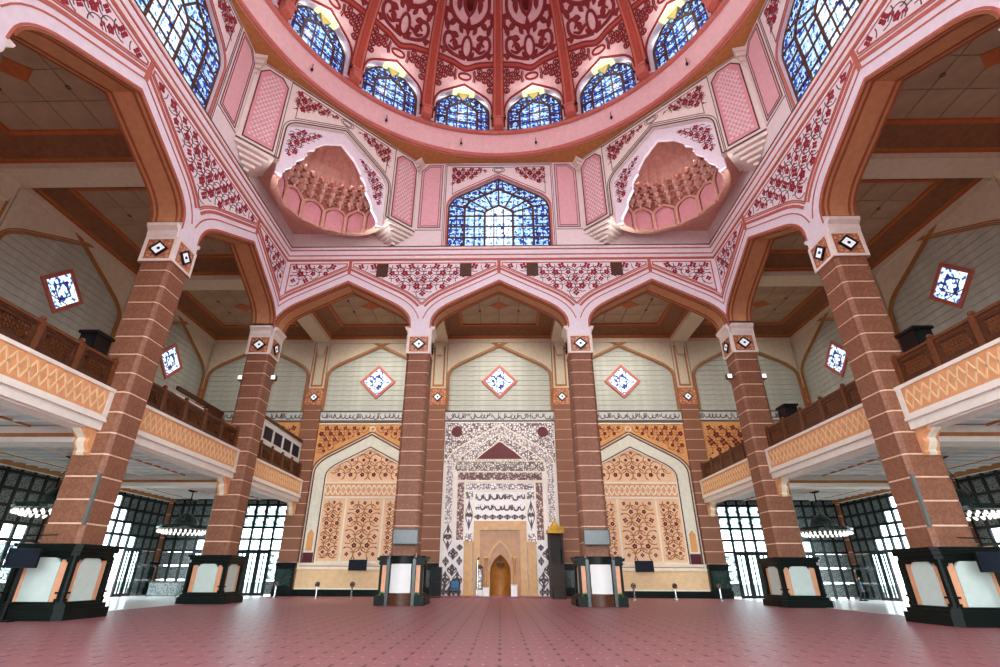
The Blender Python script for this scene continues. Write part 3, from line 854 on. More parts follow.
    for k in range(nP):
        t0, t1 = pi*(k + 0.12)/nP, pi*(k + 0.88)/nP
        q = MB(); vs = []
        for t, zt in ((t0, 30.6), ((t0*3+t1)/4, 31.05), ((t0+t1)/2, 31.25), ((t0+3*t1)/4, 31.05), (t1, 30.6)):
            vs += [shell(4.4, 29.0, t), shell(4.4, zt, t)]
        q.add(vs, [(2*i, 2*i+1, 2*i+3, 2*i+2) for i in range(4)])
        obj('pink_niche_panel', q, 'pink_deep', w)
    rb = MB()
    for k in range(nP + 1):
        t = pi*k/nP; t = min(max(t, 0.06), pi - 0.06)
        rb.tube([shell(4.3, 28.95, t), shell(4.3, 30.6, t)], 0.17, 6)
        for s in (-1, 1):
            t2 = t + s*0.5*pi/nP
            if 0 < t2 < pi: rb.tube([shell(4.3, 30.6, t), shell(4.28, 31.0, (t*2+t2)/3), shell(4.26, 31.3, t2)], 0.13, 5)
        p = shell(4.2, 28.85, t); rb.ball(p, 0.2, 6)
    obj('niche_rib', rb, 'muqarnas', w)
    sill = MB(); n = 84
    for i in range(n):
        ta, tb = pi*i/n, pi*(i+1)/n
        wv = lambda t: 4.32 - 0.24*abs(sin(nP*t))
        va = [shell(wv(ta), 29.0, ta), shell(wv(tb), 29.0, tb), shell(4.6, 29.0, tb), shell(4.6, 29.0, ta), shell(wv(ta), 28.75, ta), shell(wv(tb), 28.75, tb), shell(4.6, 28.75, tb), shell(4.6, 28.75, ta)]
        sill.add(va, [(0,1,2,3), (4,7,6,5), (0,4,5,1)])
    obj('wavy_sill', sill, 'muqarnas', w)
    # underside of the block around the niche
    D = L0 + 0.0
    und = [(-L0, 0.0)] + [(4.55*cos(pi - pi*k/16), 0.42 + SY*4.55*sin(pi - pi*k/16)) for k in range(17)] + [(L0, 0.0), (0, D)]
    obj('block_underside', MB().flatplate(und, Z0 - 0.02, Z0 + 0.08), 'muqarnas', w)
    return w
ang = pi/4
for nm, s, side in (('wall_squinch_left', -1, 'left'), ('wall_squinch_right', 1, 'right')):
    m_ = ((AP + HS)/2*s, (YF + YC + HS)/2, 0)
    squinch(nm, 'pink corner squinch with honeycomb niche at the far %s corner under the dome' % side, m_, -s*pi/4)

# ================================================================== ring cornice and dome
YD = 16.6                     # middle of the dome
RING = obj('ring_cornice', MB().lathe([(18.72, 38.02), (18.60, 38.10), (18.55, 38.30), (18.62, 38.42), (18.50, 38.46), (18.28, 40.55), (18.20, 40.60), (18.12, 40.75), (18.18, 40.95), (18.30, 41.02), (19.4, 41.02)], 128), 'ring_pink', loc=(0, YD, 0), kind='structure', smooth=False)
tag(RING, 'round pink ring cornice below the dome windows', 'cornice')
obj('ring_edge', MB().lathe([(18.66, 38.0), (18.5, 38.06), (18.45, 38.22), (18.5, 38.40), (18.6, 38.44)], 128), 'ring_salmon', RING)
obj('ring_edge', MB().lathe([(18.25, 40.52), (18.08, 40.62), (18.0, 40.8), (18.08, 40.98), (18.25, 41.05)], 128), 'ring_salmon', RING)
octa = [(AP*1.02/cos(pi/8)*cos(pi/8 + k*pi/4), YC + AP*1.02/cos(pi/8)*sin(pi/8 + k*pi/4)) for k in range(8)]
hole = [(18.62*cos(2*pi*k/96), YD + 18.62*sin(2*pi*k/96)) for k in range(96)]
so = obj('ceiling_ring_soffit', MB().flatplate(octa, 38.06, 38.3, [hole]), 'soffit_gold', kind='structure')
tag(so, 'golden brown soffit between the octagon walls and the ring cornice', 'ceiling')
# stepped corbels at the octagon corners, carrying the ring
for k in range(1, 3):
    for s in (-1, 1):
        a = pi/8 if k == 1 else 3*pi/8
        r0 = AP/cos(pi/8)
        x, y = s*r0*sin(a), YC + r0*cos(a)
        cb = MB()
        for q in range(4):
            h = 1.0 - 0.22*q
            cb.flatplate([(-h, 0.5), (0, -h), (h, 0.5)], ZOCT - 0.42*(q+1), ZOCT - 0.42*q - 0.07)
            cb.flatplate([(-h+.08, 0.5), (0, -h+.1), (h-.08, 0.5)], ZOCT - 0.42*q - 0.07, ZOCT - 0.42*q)
        o = obj('corner_corbel', cb, 'cream_pink', so, (x, y, 0), rz=-s*a)

HPHI = pi/16
def rdome(z): return 18.0*sqrt(max(0.0, 1 - ((z - 41.0)/22.0)**2))
def dmap(x, y, z):
    ph = x/18.0; r = rdome(z) + y
    return (r*sin(ph), r*cos(ph), z)
DW = arch(2.72, 46.05, 0.56, 1.3, 1.0, 6)           # window arch in metres along the wall
HX = HPHI*18.0
dome = bpy.data.objects.new('dome_ceiling', None); col.objects.link(dome)
tag(dome, 'pink dome with deep red arabesque panels between ribs', 'ceiling', (0, YD, 0), 0, kind='structure')
def arch_z(x):
    for a, b in zip(DW, DW[1:]):
        if a[0] <= x <= b[0] and b[0] > a[0]: return a[1] + (b[1]-a[1])*(x-a[0])/(b[0]-a[0])
    return 41.0
sec = MB()
xs = sorted(set([round(-HX + 2*HX*i/24, 4) for i in range(25)] + [round(p[0], 4) for p in DW] + [-2.7201, 2.7201]))
rows = 22
g = []
for x in xs:
    zb = arch_z(x) if abs(x) <= 2.72 else 41.0
    g.append([(x, 0, zb + (62.6 - zb)*j/rows) for j in range(rows + 1)])
vs = [p for c in g for p in c]; n = rows + 1
sec.add(vs, [(i*n+j, (i+1)*n+j, (i+1)*n+j+1, i*n+j+1) for i in range(len(xs)-1) for j in range(rows)])
sec_me = mesh('dome_panel', sec.mapped(dmap), 'dome_pink')
# window reveal
rv = MB(); path = [(-2.72, 41.0)] + DW + [(2.72, 41.0)]
m = len(path)
rv.add([dmap(x, 0, z) for x, z in path] + [((18.5)*sin(x/18.2), 18.5*cos(x/18.2), z + (0.25 if z > 42 else 0)) for x, z in path], [(i, i+1, m+i+1, m+i) for i in range(m-1)])
rev_me = mesh('window_reveal', rv, 'white_lilac')
# borders and friezes of one sector (deep red relief)
rel = MB(); light = MB()
Y0, T0 = -0.02, 0.09
rel.strip([(-2.95, 41.3)] + offset(DW, 0.2) + [(2.95, 41.3)], 0.16, Y0, T0)
band = lambda z0, k: catmull([(-3.05, z0 + 0.15), (-1.4, z0 - 0.05), (-0.5, z0 - 0.42), (0, z0 - 0.55), (0.5, z0 - 0.42), (1.4, z0 - 0.05), (3.05, z0 + 0.15)], 3)
rel.strip(band(48.35, 0), 0.16, Y0, T0); rel.strip(band(48.85, 0), 0.14, Y0, T0)
light.strip(band(48.6, 0), 0.34, Y0, T0*0.6)
for s in (-1, 1):
    edge = [(s*3.0, z) for z in (41.5, 43, 45, 47, 49, 51, 53, 55, 57, 59, 61)]
    rel.strip(edge, 0.14, Y0, T0)
    # frieze beside the window head: small knots
    for (x, z) in ((2.62, 47.95), (2.05, 47.6), (2.6, 47.25), (1.55, 47.9), (2.1, 46.9), (2.65, 46.55), (1.5, 47.2), (2.65, 45.8)):
        rel.strip(ringpts(s*x, z, 0.27, 0, 2*pi, 8), 0.11, Y0, T0); leaf(rel, s*x - 0.1, z - 0.1, 0.8, 0.26, 0.14, Y0, T0)
    rel.strip([(s*1.0, 46.6), (s*1.12, 47.2), (s*1.0, 47.9)], 0.12, Y0, T0); rel.strip([(s*0.85, 46.7), (s*0.95, 47.2), (s*0.85, 47.8)], 0.06, Y0, T0)
rel.strip(ringpts(0, 47.15, 0.36, n=12, rx=0.65), 0.16, Y0, T0)
# big arabesque
def S(pts, w=0.30):
    c = catmull([(x, z - 1.75) for x, z in pts], 5)
    for s in (-1, 1): rel.strip([(s*x, z) for x, z in c], taper(len(c), w*1.15), Y0, T0)
def LF(x, z, a, L, W):
    z -= 1.75
    leaf(rel, x, z, a, L*1.1, W*1.15, Y0, T0); leaf(rel, -x, z, pi - a, L*1.1, W*1.15, Y0, T0)
rel.strip(ringpts(0, 50.25, 1.05, n=16, rx=0.52), 0.26, Y0, T0)
rel.poly([(0, 51.25), (0.28, 51.95), (1.05, 52.2), (0.28, 52.45), (0, 53.25), (-0.28, 52.45), (-1.05, 52.2), (-0.28, 51.95)], Y0, T0)
S([(0.1, 50.75), (0.9, 50.95), (1.9, 51.3), (2.55, 52.0), (2.5, 52.9), (1.95, 53.1), (1.65, 52.6), (1.95, 52.2)], 0.30)
S([(0.5, 52.1), (1.0, 51.9), (1.5, 51.6), (2.1, 51.9)], 0.26)
LF(1.15, 51.7, 1.2, 1.0, 0.55); LF(2.2, 51.2, 0.4, 0.75, 0.4); LF(1.0, 52.9, 0.3, 0.9, 0.5); LF(2.3, 53.2, 1.3, 1.1, 0.5)
S([(0.2, 54.0), (1.0, 54.2), (1.8, 54.7), (2.4, 55.6), (2.35, 56.8), (1.85, 57.3), (1.45, 56.8), (1.75, 56.3)], 0.36)
LF(1.4, 54.4, -0.5, 1.0, 0.5); LF(2.0, 55.0, 0.2, 0.9, 0.45); LF(1.2, 55.2, 1.4, 1.3, 0.6); LF(2.45, 56.4, 1.6, 1.3, 0.5)
S([(0.0, 54.9), (0.55, 55.6), (0.75, 56.6), (0.5, 57.6), (0.0, 58.3)], 0.36)
LF(0.0, 55.3, pi/2, 1.2, 0.9); LF(0.3, 56.0, 1.0, 0.9, 0.5); LF(0.85, 56.6, 0.6, 0.9, 0.55); LF(0.25, 57.2, 1.9, 0.7, 0.4)
S([(0.55, 57.4), (1.3, 58.0), (1.9, 58.9), (1.95, 60.0), (1.4, 60.6), (0.95, 60.1), (1.2, 59.5)], 0.38)
LF(1.4, 58.2, -0.3, 1.1, 0.55); LF(2.0, 59.2, 1.0, 1.0, 0.5); LF(0.5, 58.6, 1.3, 1.2, 0.6); LF(2.3, 57.9, 1.8, 0.9, 0.5)
S([(0.0, 58.2), (0.5, 59.2), (0.55, 60.2), (0.0, 61.2)], 0.36); LF(0, 58.8, pi/2, 1.3, 0.8); LF(0.8, 60.9, 1.1, 1.0, 0.5); LF(1.8, 61.0, 1.4, 1.0, 0.5)
S([(0.6, 62.6), (1.4, 62.9), (1.8, 63.4)], 0.4); LF(0.4, 51.0, 0.9, 0.7, 0.35); LF(2.75, 53.9, 1.5, 1.2, 0.4); LF(0.55, 53.3, 0.9, 0.8, 0.4); LF(2.6, 50.9, 1.9, 0.8, 0.35); LF(1.6, 55.9, 2.4, 0.9, 0.45); LF(2.7, 58.6, 1.5, 1.2, 0.4)
rel_me = mesh('red_arabesque', rel.mapped(dmap), 'dome_red')
light_me = mesh('frieze_band', light.mapped(dmap), 'dome_rib')
# rib: two nested sections swept up the meridian
def rib_mesh(hw, d0, d1, name, mt):
    r_ = MB(); zz = [41.0 + 21.4*i/30 for i in range(31)]; vs = []
    for z in zz:
        for x, y in ((-hw, d0), (-hw, -d1), (hw, -d1), (hw, d0)): vs.append(((rdome(z)+y)*sin(x/18.0), (rdome(z)+y)*cos(x/18.0), z))
    return mesh(name, r_.add(vs, [(4*i+k, 4*i+k+1, 4*i+k+5, 4*i+k+4) for i in range(30) for k in range(3)]), mt)
rib1 = rib_mesh(0.50, 0.05, 0.16, 'rib', 'dome_rib_light'); rib2 = rib_mesh(0.26, 0.0, 0.34, 'rib_core', 'dome_rib')
foot = MB().box(-0.42, 0.42, 17.35, 18.1, 41.0, 41.9).box(-0.52, 0.52, 17.3, 18.1, 41.9, 42.15)
foot_me = mesh('rib_foot', foot, 'ring_salmon')
bd = MB()
for s in (-1, 1): bd.box(s*0.62-0.12, s*0.62+0.12, 17.45, 17.7, 42.0, 42.35)
bead_me = mesh('rib_bead', bd, 'wood_dark')
# window unit
o_n = [(2.6, 41.0), (2.6, 42.6), (2.6, 44.0), (1.7, 45.15), (0.85, 45.75), (0, 46.35)]
m_n = [(1.5, 41.0), (1.5, 42.6), (1.5, 43.7), (0.95, 44.25), (0.5, 44.55), (0, 44.85)]
panes = []; lead = MB()
for s in (-1, 1):
    for k in range(5): panes.append((mesh('pane', MB().plate([(s*x, z) for x, z in (o_n[k], o_n[k+1], m_n[k+1], m_n[k])], 18.36, 18.39), 'glass_border')))
    for k in range(1, 5): lead.strip([(s*o_n[k][0], o_n[k][1]), (s*m_n[k][0], m_n[k][1])], 0.16, 18.36, 0.06)
    lead.strip([(s*x, z) for x, z in m_n], 0.22, 18.36, 0.08); lead.strip([(s*x, z) for x, z in o_n], 0.18, 18.36, 0.08)
for z0, z1 in ((41.0, 42.1), (42.1, 43.2)):
    for x0, x1 in ((-1.5, -0.5), (-0.5, 0.5), (0.5, 1.5)): panes.append(mesh('pane', MB().plate(rect(x0, x1, z0, z1), 18.36, 18.39), 'glass_middle'))
panes.append(mesh('pane', MB().plate([(-1.5, 43.2), (1.5, 43.2), (1.5, 43.7), (0.95, 44.25), (0, 44.85), (-0.95, 44.25), (-1.5, 43.7)], 18.36, 18.39), 'glass_middle'))
for x in (-0.5, 0.5): lead.strip([(x, 41.0), (x, 44.5)], 0.13, 18.36, 0.06)
for z in (42.1, 43.2): lead.strip([(-1.5, z), (1.5, z)], 0.13, 18.36, 0.06)
lead_me = mesh('leading', lead, 'wood_dark')
win_fr = MB().plate([(-3.7, 40.7), (3.7, 40.7), (3.7, 46.0), (2.9, 47.3), (-2.9, 47.3), (-3.7, 46.0)], 18.40, 18.5, [[(-2.55, 41.05)] + arch(2.55, 46.4, 0.6, 1.3, 1.0) + [(2.55, 41.05)]])
winfr_me = mesh('window_frame', win_fr, 'wood_dark')
# lit keystone lamp: pale chevron tucked under the head of the reveal and a golden drop
lp = MB(); ch = [(-1.05, 46.30), (0, 46.90), (1.05, 46.30), (1.05, 46.2), (0, 46.4), (-1.05, 46.2)]
vsl = [(x, 17.45, z - 0.86) for x, z in ch] + [(x, 18.3, z - 0.62) for x, z in ch]
lp.add(vsl, [(0, 1, 4, 5), (1, 2, 3, 4), (0, 6, 7, 1), (1, 7, 8, 2), (5, 4, 10, 11), (4, 3, 9, 10), (6, 7, 10, 11), (7, 8, 9, 10)])
lamp_me = mesh('lit_keystone', lp, 'window_lamp')
gp = MB().add([(-0.6, 17.9, 45.55), (0.6, 17.9, 45.55), (0.6, 18.35, 45.7), (-0.6, 18.35, 45.7), (0, 18.2, 44.9)], [(0, 1, 2, 3), (0, 1, 4), (1, 2, 4), (2, 3, 4), (3, 0, 4)])
gold_me = mesh('golden_drop', gp, 'gold_pale')
WNAMES = {0: 'just right of the centre rib', -1: 'just left of the centre rib', 1: 'second right of the centre rib', -2: 'second left of the centre rib', 2: 'third right of the centre rib', -3: 'third left of the centre rib', 3: 'fourth right of the centre rib', -4: 'fourth left of the centre rib'}
NW = 16
def lamp_light(name, kind, loc, watts, color, size, aim=None, spread=2.0):
    d = bpy.data.lights.new(name, kind); d.energy = watts; d.color = color; d.shadow_soft_size = size
    if kind == 'SPOT': d.spot_size = spread; d.spot_blend = 1.0
    o = bpy.data.objects.new(name, d); col.objects.link(o); o.location = loc
    if aim: o.rotation_euler = (Vector(aim) - Vector(loc)).to_track_quat('-Z', 'Y').to_euler()
    return o
for k in range(NW):
    kk = k if k < 8 else k - 16
    a = -(kk + 0.5)*2*HPHI                            # rotation about z; 0 looks along +y
    obj('dome_panel', sec_me, None, dome, rz=a); obj('window_reveal', rev_me, None, dome, rz=a)
    p = obj('red_arabesque', rel_me, None, dome, rz=a, kind='stuff'); obj('frieze_band', light_me, None, dome, rz=a)
    b = a + HPHI
    r_ = obj('rib', rib1, None, dome, rz=b); obj('rib_core', rib2, None, r_); obj('rib_foot', foot_me, None, r_); obj('rib_bead', bead_me, None, r_)
    if kk in WNAMES:
        w = obj('window_%d' % (10 + k), winfr_me, None, None, (0, YD, 0), a, kind='structure')
        tag(w, 'blue dome window, ' + WNAMES[kk], 'window')
        for pm in panes: obj('pane', pm, None, w)
        obj('leading', lead_me, None, w)
        l = thing('window_lamp', 'pale lamp over the dome window ' + WNAMES[kk], 'lamp', (0, YD, 0), a, 'lamps over the dome windows')
        lamp_light('window_lamp_light', 'POINT', (sin(-a)*16.2, YD + cos(-a)*16.2, 45.6), 45, (1.0, 0.92, 0.82), 0.4)
        obj('lit_keystone', lamp_me, None, l); obj('golden_drop', gold_me, None, l)
    else:
        w = obj('window_%d' % (10 + k), mesh('pane', MB().plate([(-2.9, 41)] + DW + [(2.9, 41)], 18.40, 18.45), 'glass_border'), None, None, (0, YD, 0), a, kind='structure')
        tag(w, 'blue stained glass window in the dome behind the viewer', 'window')
    h = thing('ring_spotlight', 'small black spotlight below the dome window ' + WNAMES.get(kk, 'behind the viewer, added to brighten the arcade'), 'spotlight', (0, YD, 0), a, 'black spotlights on the ring')
    obj('rod', MB().tube([(0, 18.46, 39.9), (0, 18.30, 39.85), (0, 18.28, 39.35)], 0.03, 5), 'black', h)
    obj('drop', MB().lathe([(0.02, 39.40), (0.09, 39.3), (0.12, 39.12), (0.05, 38.98), (0.01, 38.95)], 8, cy=18.28), 'black', h)
    px, py = -sin(a)*17.9, YD + cos(a)*17.9
    lamp_light('ring_fill_beam', 'SPOT', (px, py, 38.8), 1500, (0.96, 0.98, 1.0), 0.25, (-px*0.9, 2*YD - py + 1.0, 23.0), 1.3)  # fill light added to brighten the arcade; rear fittings are unseen additions
obj('dome_crown', MB().lathe([(rdome(62.3), 62.3), (2.0, 62.9), (0.01, 63.0)], 48), 'dome_red', dome)

# ================================================================== aisle ceilings (one coffered bay, copied)
def make_coffer():
    H = BAY/2; bw = 0.85; zi = 25.35
    c = MB()
    c.flatplate(rect(-H, H, -H, H), 26.9, 27.2)
    w = obj('ceiling_coffer', c, 'ceil_brown', kind='structure')
    bm = MB(); inn = rect(-H + bw, H - bw, -H + bw, H - bw)
    bm.flatplate(rect(-H, H, -H, H), 24.95, 25.4, [inn]); obj('beam_frame', bm, 'cream', w)
    for d, z0, z1, mt in ((0.0, 25.4, 25.6, 'ceil_orange'), (0.10, 25.6, 25.75, 'cream_brown')):
        i2 = H - bw - d
        obj('beam_moulding', MB().flatplate(rect(-H, H, -H, H), z0, z1, [rect(-i2, i2, -i2, i2)]), mt, w)
    i3, i4 = H - bw - 0.12, 4.05
    cv = MB().add([(-i3,-i3,25.75),(i3,-i3,25.75),(i3,i3,25.75),(-i3,i3,25.75),(-i4,-i4,26.35),(i4,-i4,26.35),(i4,i4,26.35),(-i4,i4,26.35)], [(0,1,5,4),(1,2,6,5),(2,3,7,6),(3,0,4,7)])
    obj('cove', cv, 'ceil_brown', w)
    obj('coffer_moulding', MB().flatplate(rect(-i4-0.15, i4+0.15, -i4-0.15, i4+0.15), 26.22, 26.45, [rect(-i4+0.12, i4-0.12, -i4+0.12, i4-0.12)]), 'ceil_orange', w)
    tl = MB().flatplate(rect(-0.96, 0.96, -0.96, 0.96), 26.38, 26.46); tl_me = mesh('ceiling_tile', tl, 'ceil_panel')
    for i in range(4):
        for j in range(4): obj('ceiling_tile', tl_me, None, w, (-2.97 + 1.98*i, -2.97 + 1.98*j, 0))
    obj('centre_diamond', MB().flatplate([(0, -0.75), (0.95, 0), (0, 0.75), (-0.95, 0)], 26.33, 26.39), 'ceil_orange', w)
    dl = MB()
    for x in (-1.98, 1.98):
        for y in (-1.1, 1.1): dl.lathe([(0.14, 26.40), (0.14, 26.35), (0.09, 26.34), (0.09, 26.40)], 10, cx=x, cy=y)
    obj('downlight', dl, 'line_dark', w, kind='stuff')
    return w
cf = make_coffer()
CB = [(x, Y1 + BAY/2) for x in (0, -BAY, BAY, -2*BAY, 2*BAY)] + [(s*2*BAY, Y1 - BAY/2 - k*BAY) for k in range(3) for s in (-1, 1)]
NAMES = ['before the prayer niche', 'left of the niche bay', 'right of the niche bay', 'over the far left corner', 'over the far right corner', 'over the far left gallery', 'over the far right gallery', 'over the middle left gallery', 'over the middle right gallery', 'over the near left gallery', 'over the near right gallery']
for i, (x, y) in enumerate(CB):
    c = cf if i == 0 else dup(cf, (x, y, 0))
    c.location = (x, y, 0); tag(c, 'brown coffered aisle ceiling ' + NAMES[i], 'ceiling')
for x in (0, -BAY, BAY, -2*BAY, 2*BAY):
    lamp_light('downlight_beam', 'SPOT', (x, Y1 + 4.6, 26.2), 2600 if abs(x) < 20 else 700, (1.0, 0.94, 0.86), 0.5, (x, YW, 12), 2.2)
# roof slab above the aisles keeps the sky out
for nm, a in (('roof_front', (-33.2, 33.2, Y1 + 0.5, 50.6)), ('roof_left', (-33.2, -19.0, -4, Y1 + 0.5)), ('roof_right', (19.0, 33.2, -4, Y1 + 0.5))):
    r = obj(nm, MB().box(a[0], a[1], a[2], a[3], 27.3, 27.8), 'ceil_brown', kind='structure'); tag(r, 'flat roof slab over the aisle (%s)' % nm.split('_')[1], 'roof')

# ================================================================== outer walls
wb = obj('wall_back', MB().plate(rect(-33, 33, 0, 41), -4.0, -3.6, [rect(-16, 16, 0.02, 16)]), 'white_pink', kind='structure')  # unseen wall, its opening added and sized to let daylight into the hall
tag(wb, 'unseen back wall with an opening added to let daylight in', 'wall')
rb_ = obj('sky_block_back', MB().box(-20.5, 20.5, -4.0, -0.8, 38.3, 38.6), 'cream_pink', kind='structure'); tag(rb_, 'unseen strip added over the back wall to keep sky light out', 'roof')  # unseen cover added to stop sky light leaking in behind the ring
def upper_bay(w, cx, y=0.0):
    """cladding boards, arch spandrel, mouldings and diamond window of one upper wall bay; local x along wall"""
    hw = BAY/2 - HC
    z0, z1 = 17.25, 25.0
    nb = 14
    bh = (z1 - z0)/nb
    bm_ = mesh('board', MB().box(-hw, hw, y - 0.10, y, 0.025, bh - 0.01), 'cladding')
    bl = mesh('board', MB().box(-hw, -1.95, y - 0.10, y, 0.025, bh - 0.01), 'cladding')
    for k in range(nb):
        z = z0 + k*bh
        if z + bh > 18.6 and z < 22.2:
            d = 1.86 - max(abs(z - 20.45), abs(z + bh - 20.45))
            d = max(0.0, d)
            for s in (-1, 1): obj('board', mesh('board', MB().box(min(s*d, s*hw), max(s*d, s*hw), y - 0.10, y, 0.025, bh - 0.01), 'cladding'), None, w, (cx, 0, z))
        else: obj('board', bm_, None, w, (cx, 0, z))
    A = arch(hw - 0.15, 24.6, 0.50, 0.9, 1.5)
    sp = [(-hw, z1 + 0.4), (-hw, A[0][1] - 0.2), (A[0][0], A[0][1] - 0.2)] + A + [(A[-1][0], A[-1][1] - 0.2), (hw, A[-1][1] - 0.2), (hw, z1 + 0.4)]
    p = obj('arch_spandrel', MB().plate(sp, y - 0.22, y - 0.08), 'cream', w, (cx, 0, 0))
    mo = MB()
    for d in (-0.12, 0.0, 0.14): mo.strip([(A[0][0] - d, 17.3)] + offset(A, d) + [(A[-1][0] + d, 17.3)], 0.08, y - 0.22, 0.06)
    for s in (-1, 1):   # the mouldings cross at the apex and run on
        mo.strip([(0, 24.6), (s*1.0, 25.15)], 0.34, y - 0.22, 0.05)
    mo.strip([(-hw + 0.2, 25.15), (hw - 0.2, 25.15)], 0.2, y - 0.22, 0.05)
    obj('arch_moulding', mo, 'cream_brown', p)
    d = lambda k: [(0, 20.45-k), (k, 20.45), (0, 20.45+k), (-k, 20.45)]
    f = obj('diamond_frame', MB().plate(d(1.9), y - 0.24, y, [d(1.5)]), 'ring_salmon', w, (cx, 0, 0))
    q = MB().plate(d(1.52), y - 0.17, y - 0.12)
    obj('diamond_glass', q, 'glass_diamond', f)
    ld = MB().strip(d(0.75)[0:1] + d(0.75)[1:], 0.08, y - 0.17, 0.03, True)
    ld.strip([(-0.75, 19.7), (0.75, 19.7)], 0.06, y - 0.17, 0.03)
    obj('diamond_leading', ld, 'line_dark', f)
def frieze(w, x0, x1, z0, z1, y, seed):
    p = obj('calligraphy_frieze', MB().box(x0, x1, y - 0.12, y, z0, z1), 'grey_white', w)
    e = MB().strip([(x0, z1 - 0.05), (x1, z1 - 0.05)], 0.1, y - 0.12, 0.03); e.strip([(x0, z0 + 0.05), (x1, z0 + 0.05)], 0.1, y - 0.12, 0.03)
    obj('frieze_edge', e, 'frieze_dark', p)
    obj('calligraphy', arabesque_scribble(x0 + 0.15, x1 - 0.1, z0 + 0.14, z1 - 0.12, y - 0.12, seed, 0.07), 'inlay', p, kind='stuff')

# lower glazed screens -----------------------------------------------------
G = 1.02
mull_v = mesh('mullion', MB().box(-0.11, 0.11, -0.10, 0.04, 0, 8.35), 'frame_black')
pane_c = mesh('pane', MB().box(-G/2 + 0.07, G/2 - 0.07, -0.02, 0.0, 0.07, G - 0.07), 'pane_frosted')
pane_h = mesh('pane', MB().box(-G/2 + 0.07, G/2 - 0.07, -0.03, 0.0, 0.07, 0.6), 'pane_patterned')
pane_b = mesh('pane', MB().box(-G/2 + 0.07, G/2 - 0.07, -0.02, 0.0, 0.07, G - 0.07), 'glass_clear')
pane_d = mesh('pane', MB().box(-G/2 + 0.07, G/2 - 0.07, -0.03, 0.0, 0.07, G - 0.07), 'pane_patterned')
def screen(w, x0, n, bright, doors, open_):
    """grid of square panes between z = 0 and 8.3; doors: set of columns that are door leaves; open_: columns with nothing below the head"""
    rail = mesh('transom', MB().box(0, n*G, -0.10, 0.04, -0.10, 0.10), 'frame_black')
    for z in (3.74, 4.76, 5.78, 6.80, 7.82, 8.34): obj('transom', rail, None, w, (x0, 0, z))
    for i in range(n + 1):
        if i in open_ and (i - 1) in open_:
            obj('mullion', mesh('mullion', MB().box(-0.11, 0.11, -0.10, 0.04, 3.74, 8.35), 'frame_black'), None, w, (x0 + i*G, 0, 0))
        else: obj('mullion', mull_v, None, w, (x0 + i*G, 0, 0))
    for i in range(n):
        for r in range(4):
            obj('pane', (pane_d, pane_c, pane_b)[int(bright(i, r))], None, w, (x0 + (i + 0.5)*G, 0, 3.74 + r*1.02))
        obj('pane', pane_h, None, w, (x0 + (i + 0.5)*G, 0, 7.82))
        if i in open_: continue
        if i in doors:
            d = obj('door_leaf', MB().plate(rect(-G/2 + 0.08, G/2 - 0.08, 0.02, 3.66), -0.06, 0.02, [rect(-G/2 + 0.2, -0.06, 0.25, 3.5), rect(0.06, G/2 - 0.2, 0.25, 3.5)]), 'frame_black', w, (x0 + (i + 0.5)*G, 0, 0))
            obj('door_glass', MB().box(-G/2 + 0.2, G/2 - 0.2, -0.02, 0, 0.25, 3.5), 'glass_clear', d)
        else:
            for r in range(3):
                z = 0.08 + r*1.2
                obj('pane', mesh('pane', MB().box(-G/2 + 0.07, G/2 - 0.07, -0.03, 0.0, 0.05, 1.13), 'pane_frosted' if bright(i, 0) and r else 'pane_patterned'), None, w, (x0 + (i + 0.5)*G, 0, z))
def pier_things(x, y, rz, label):
    t = thing('wall_pier', label, 'pier', (x, y, 0), rz, 'stone piers on the outer walls', kind='thing')
    obj('joint_core', MB().box(-HC + 0.03, HC - 0.03, -HC + 0.03, 0.35, 0, ZCAP0), 'stone_pale', t)
    z = 17.29
    obj('stone_course', pier_top, None, t, (0, 0, z))
    while z > 2.95:
        z -= PITCHZ; obj('stone_course', pier_course, None, t, (0, 0, z))
    obj('capital_block', MB().box(-HC, HC, -HC, 0.4, ZCAP0, ZCAP1), 'capital_pattern', t)
    diamond_parts(t, -HC, (ZCAP0 + ZCAP1)/2, 0.5)
    up = obj('upper_pilaster', MB().box(-0.80, 0.80, -0.72, 0.4, ZCAP1, 25.1), 'cream', t)
    obj('pilaster_moulding', MB().plate(rect(-0.62, 0.62, 19.9, 24.6), -0.76, -0.70, [rect(-0.45, 0.45, 20.1, 24.4)]).box(-0.88, 0.88, -0.85, 0.4, 19.50, 19.66), 'cream_brown', up)
    br = MB().plate([(-0.3, 23.4), (0.3, 23.4), (0.42, 24.3), (0.62, 25.0), (-0.62, 25.0), (-0.42, 24.3)], -1.1, -0.7)
    obj('pilaster_bracket', br, 'cream', up)
    b = obj('pier_base', MB().box(-0.88, 0.88, -1.25, 0.3, 0, 0.62).box(-0.86, 0.86, -1.08, 0.3, 0.62, 2.35).box(-0.88, 0.88, -1.2, 0.3, 2.35, 2.75), 'green_black', t)
    obj('base_panel', MB().box(-0.7, 0.7, -1.12, -1.06, 0.8, 2.2), 'green_metal', b)
    return t
pier_course = mesh('stone_course', MB().box(-HC, HC, -HC, 0.4, 0, PITCHZ - 0.075), 'stone')
pier_top = mesh('stone_course', MB().box(-HC, HC, -HC, 0.4, 0, 0.55), 'stone')
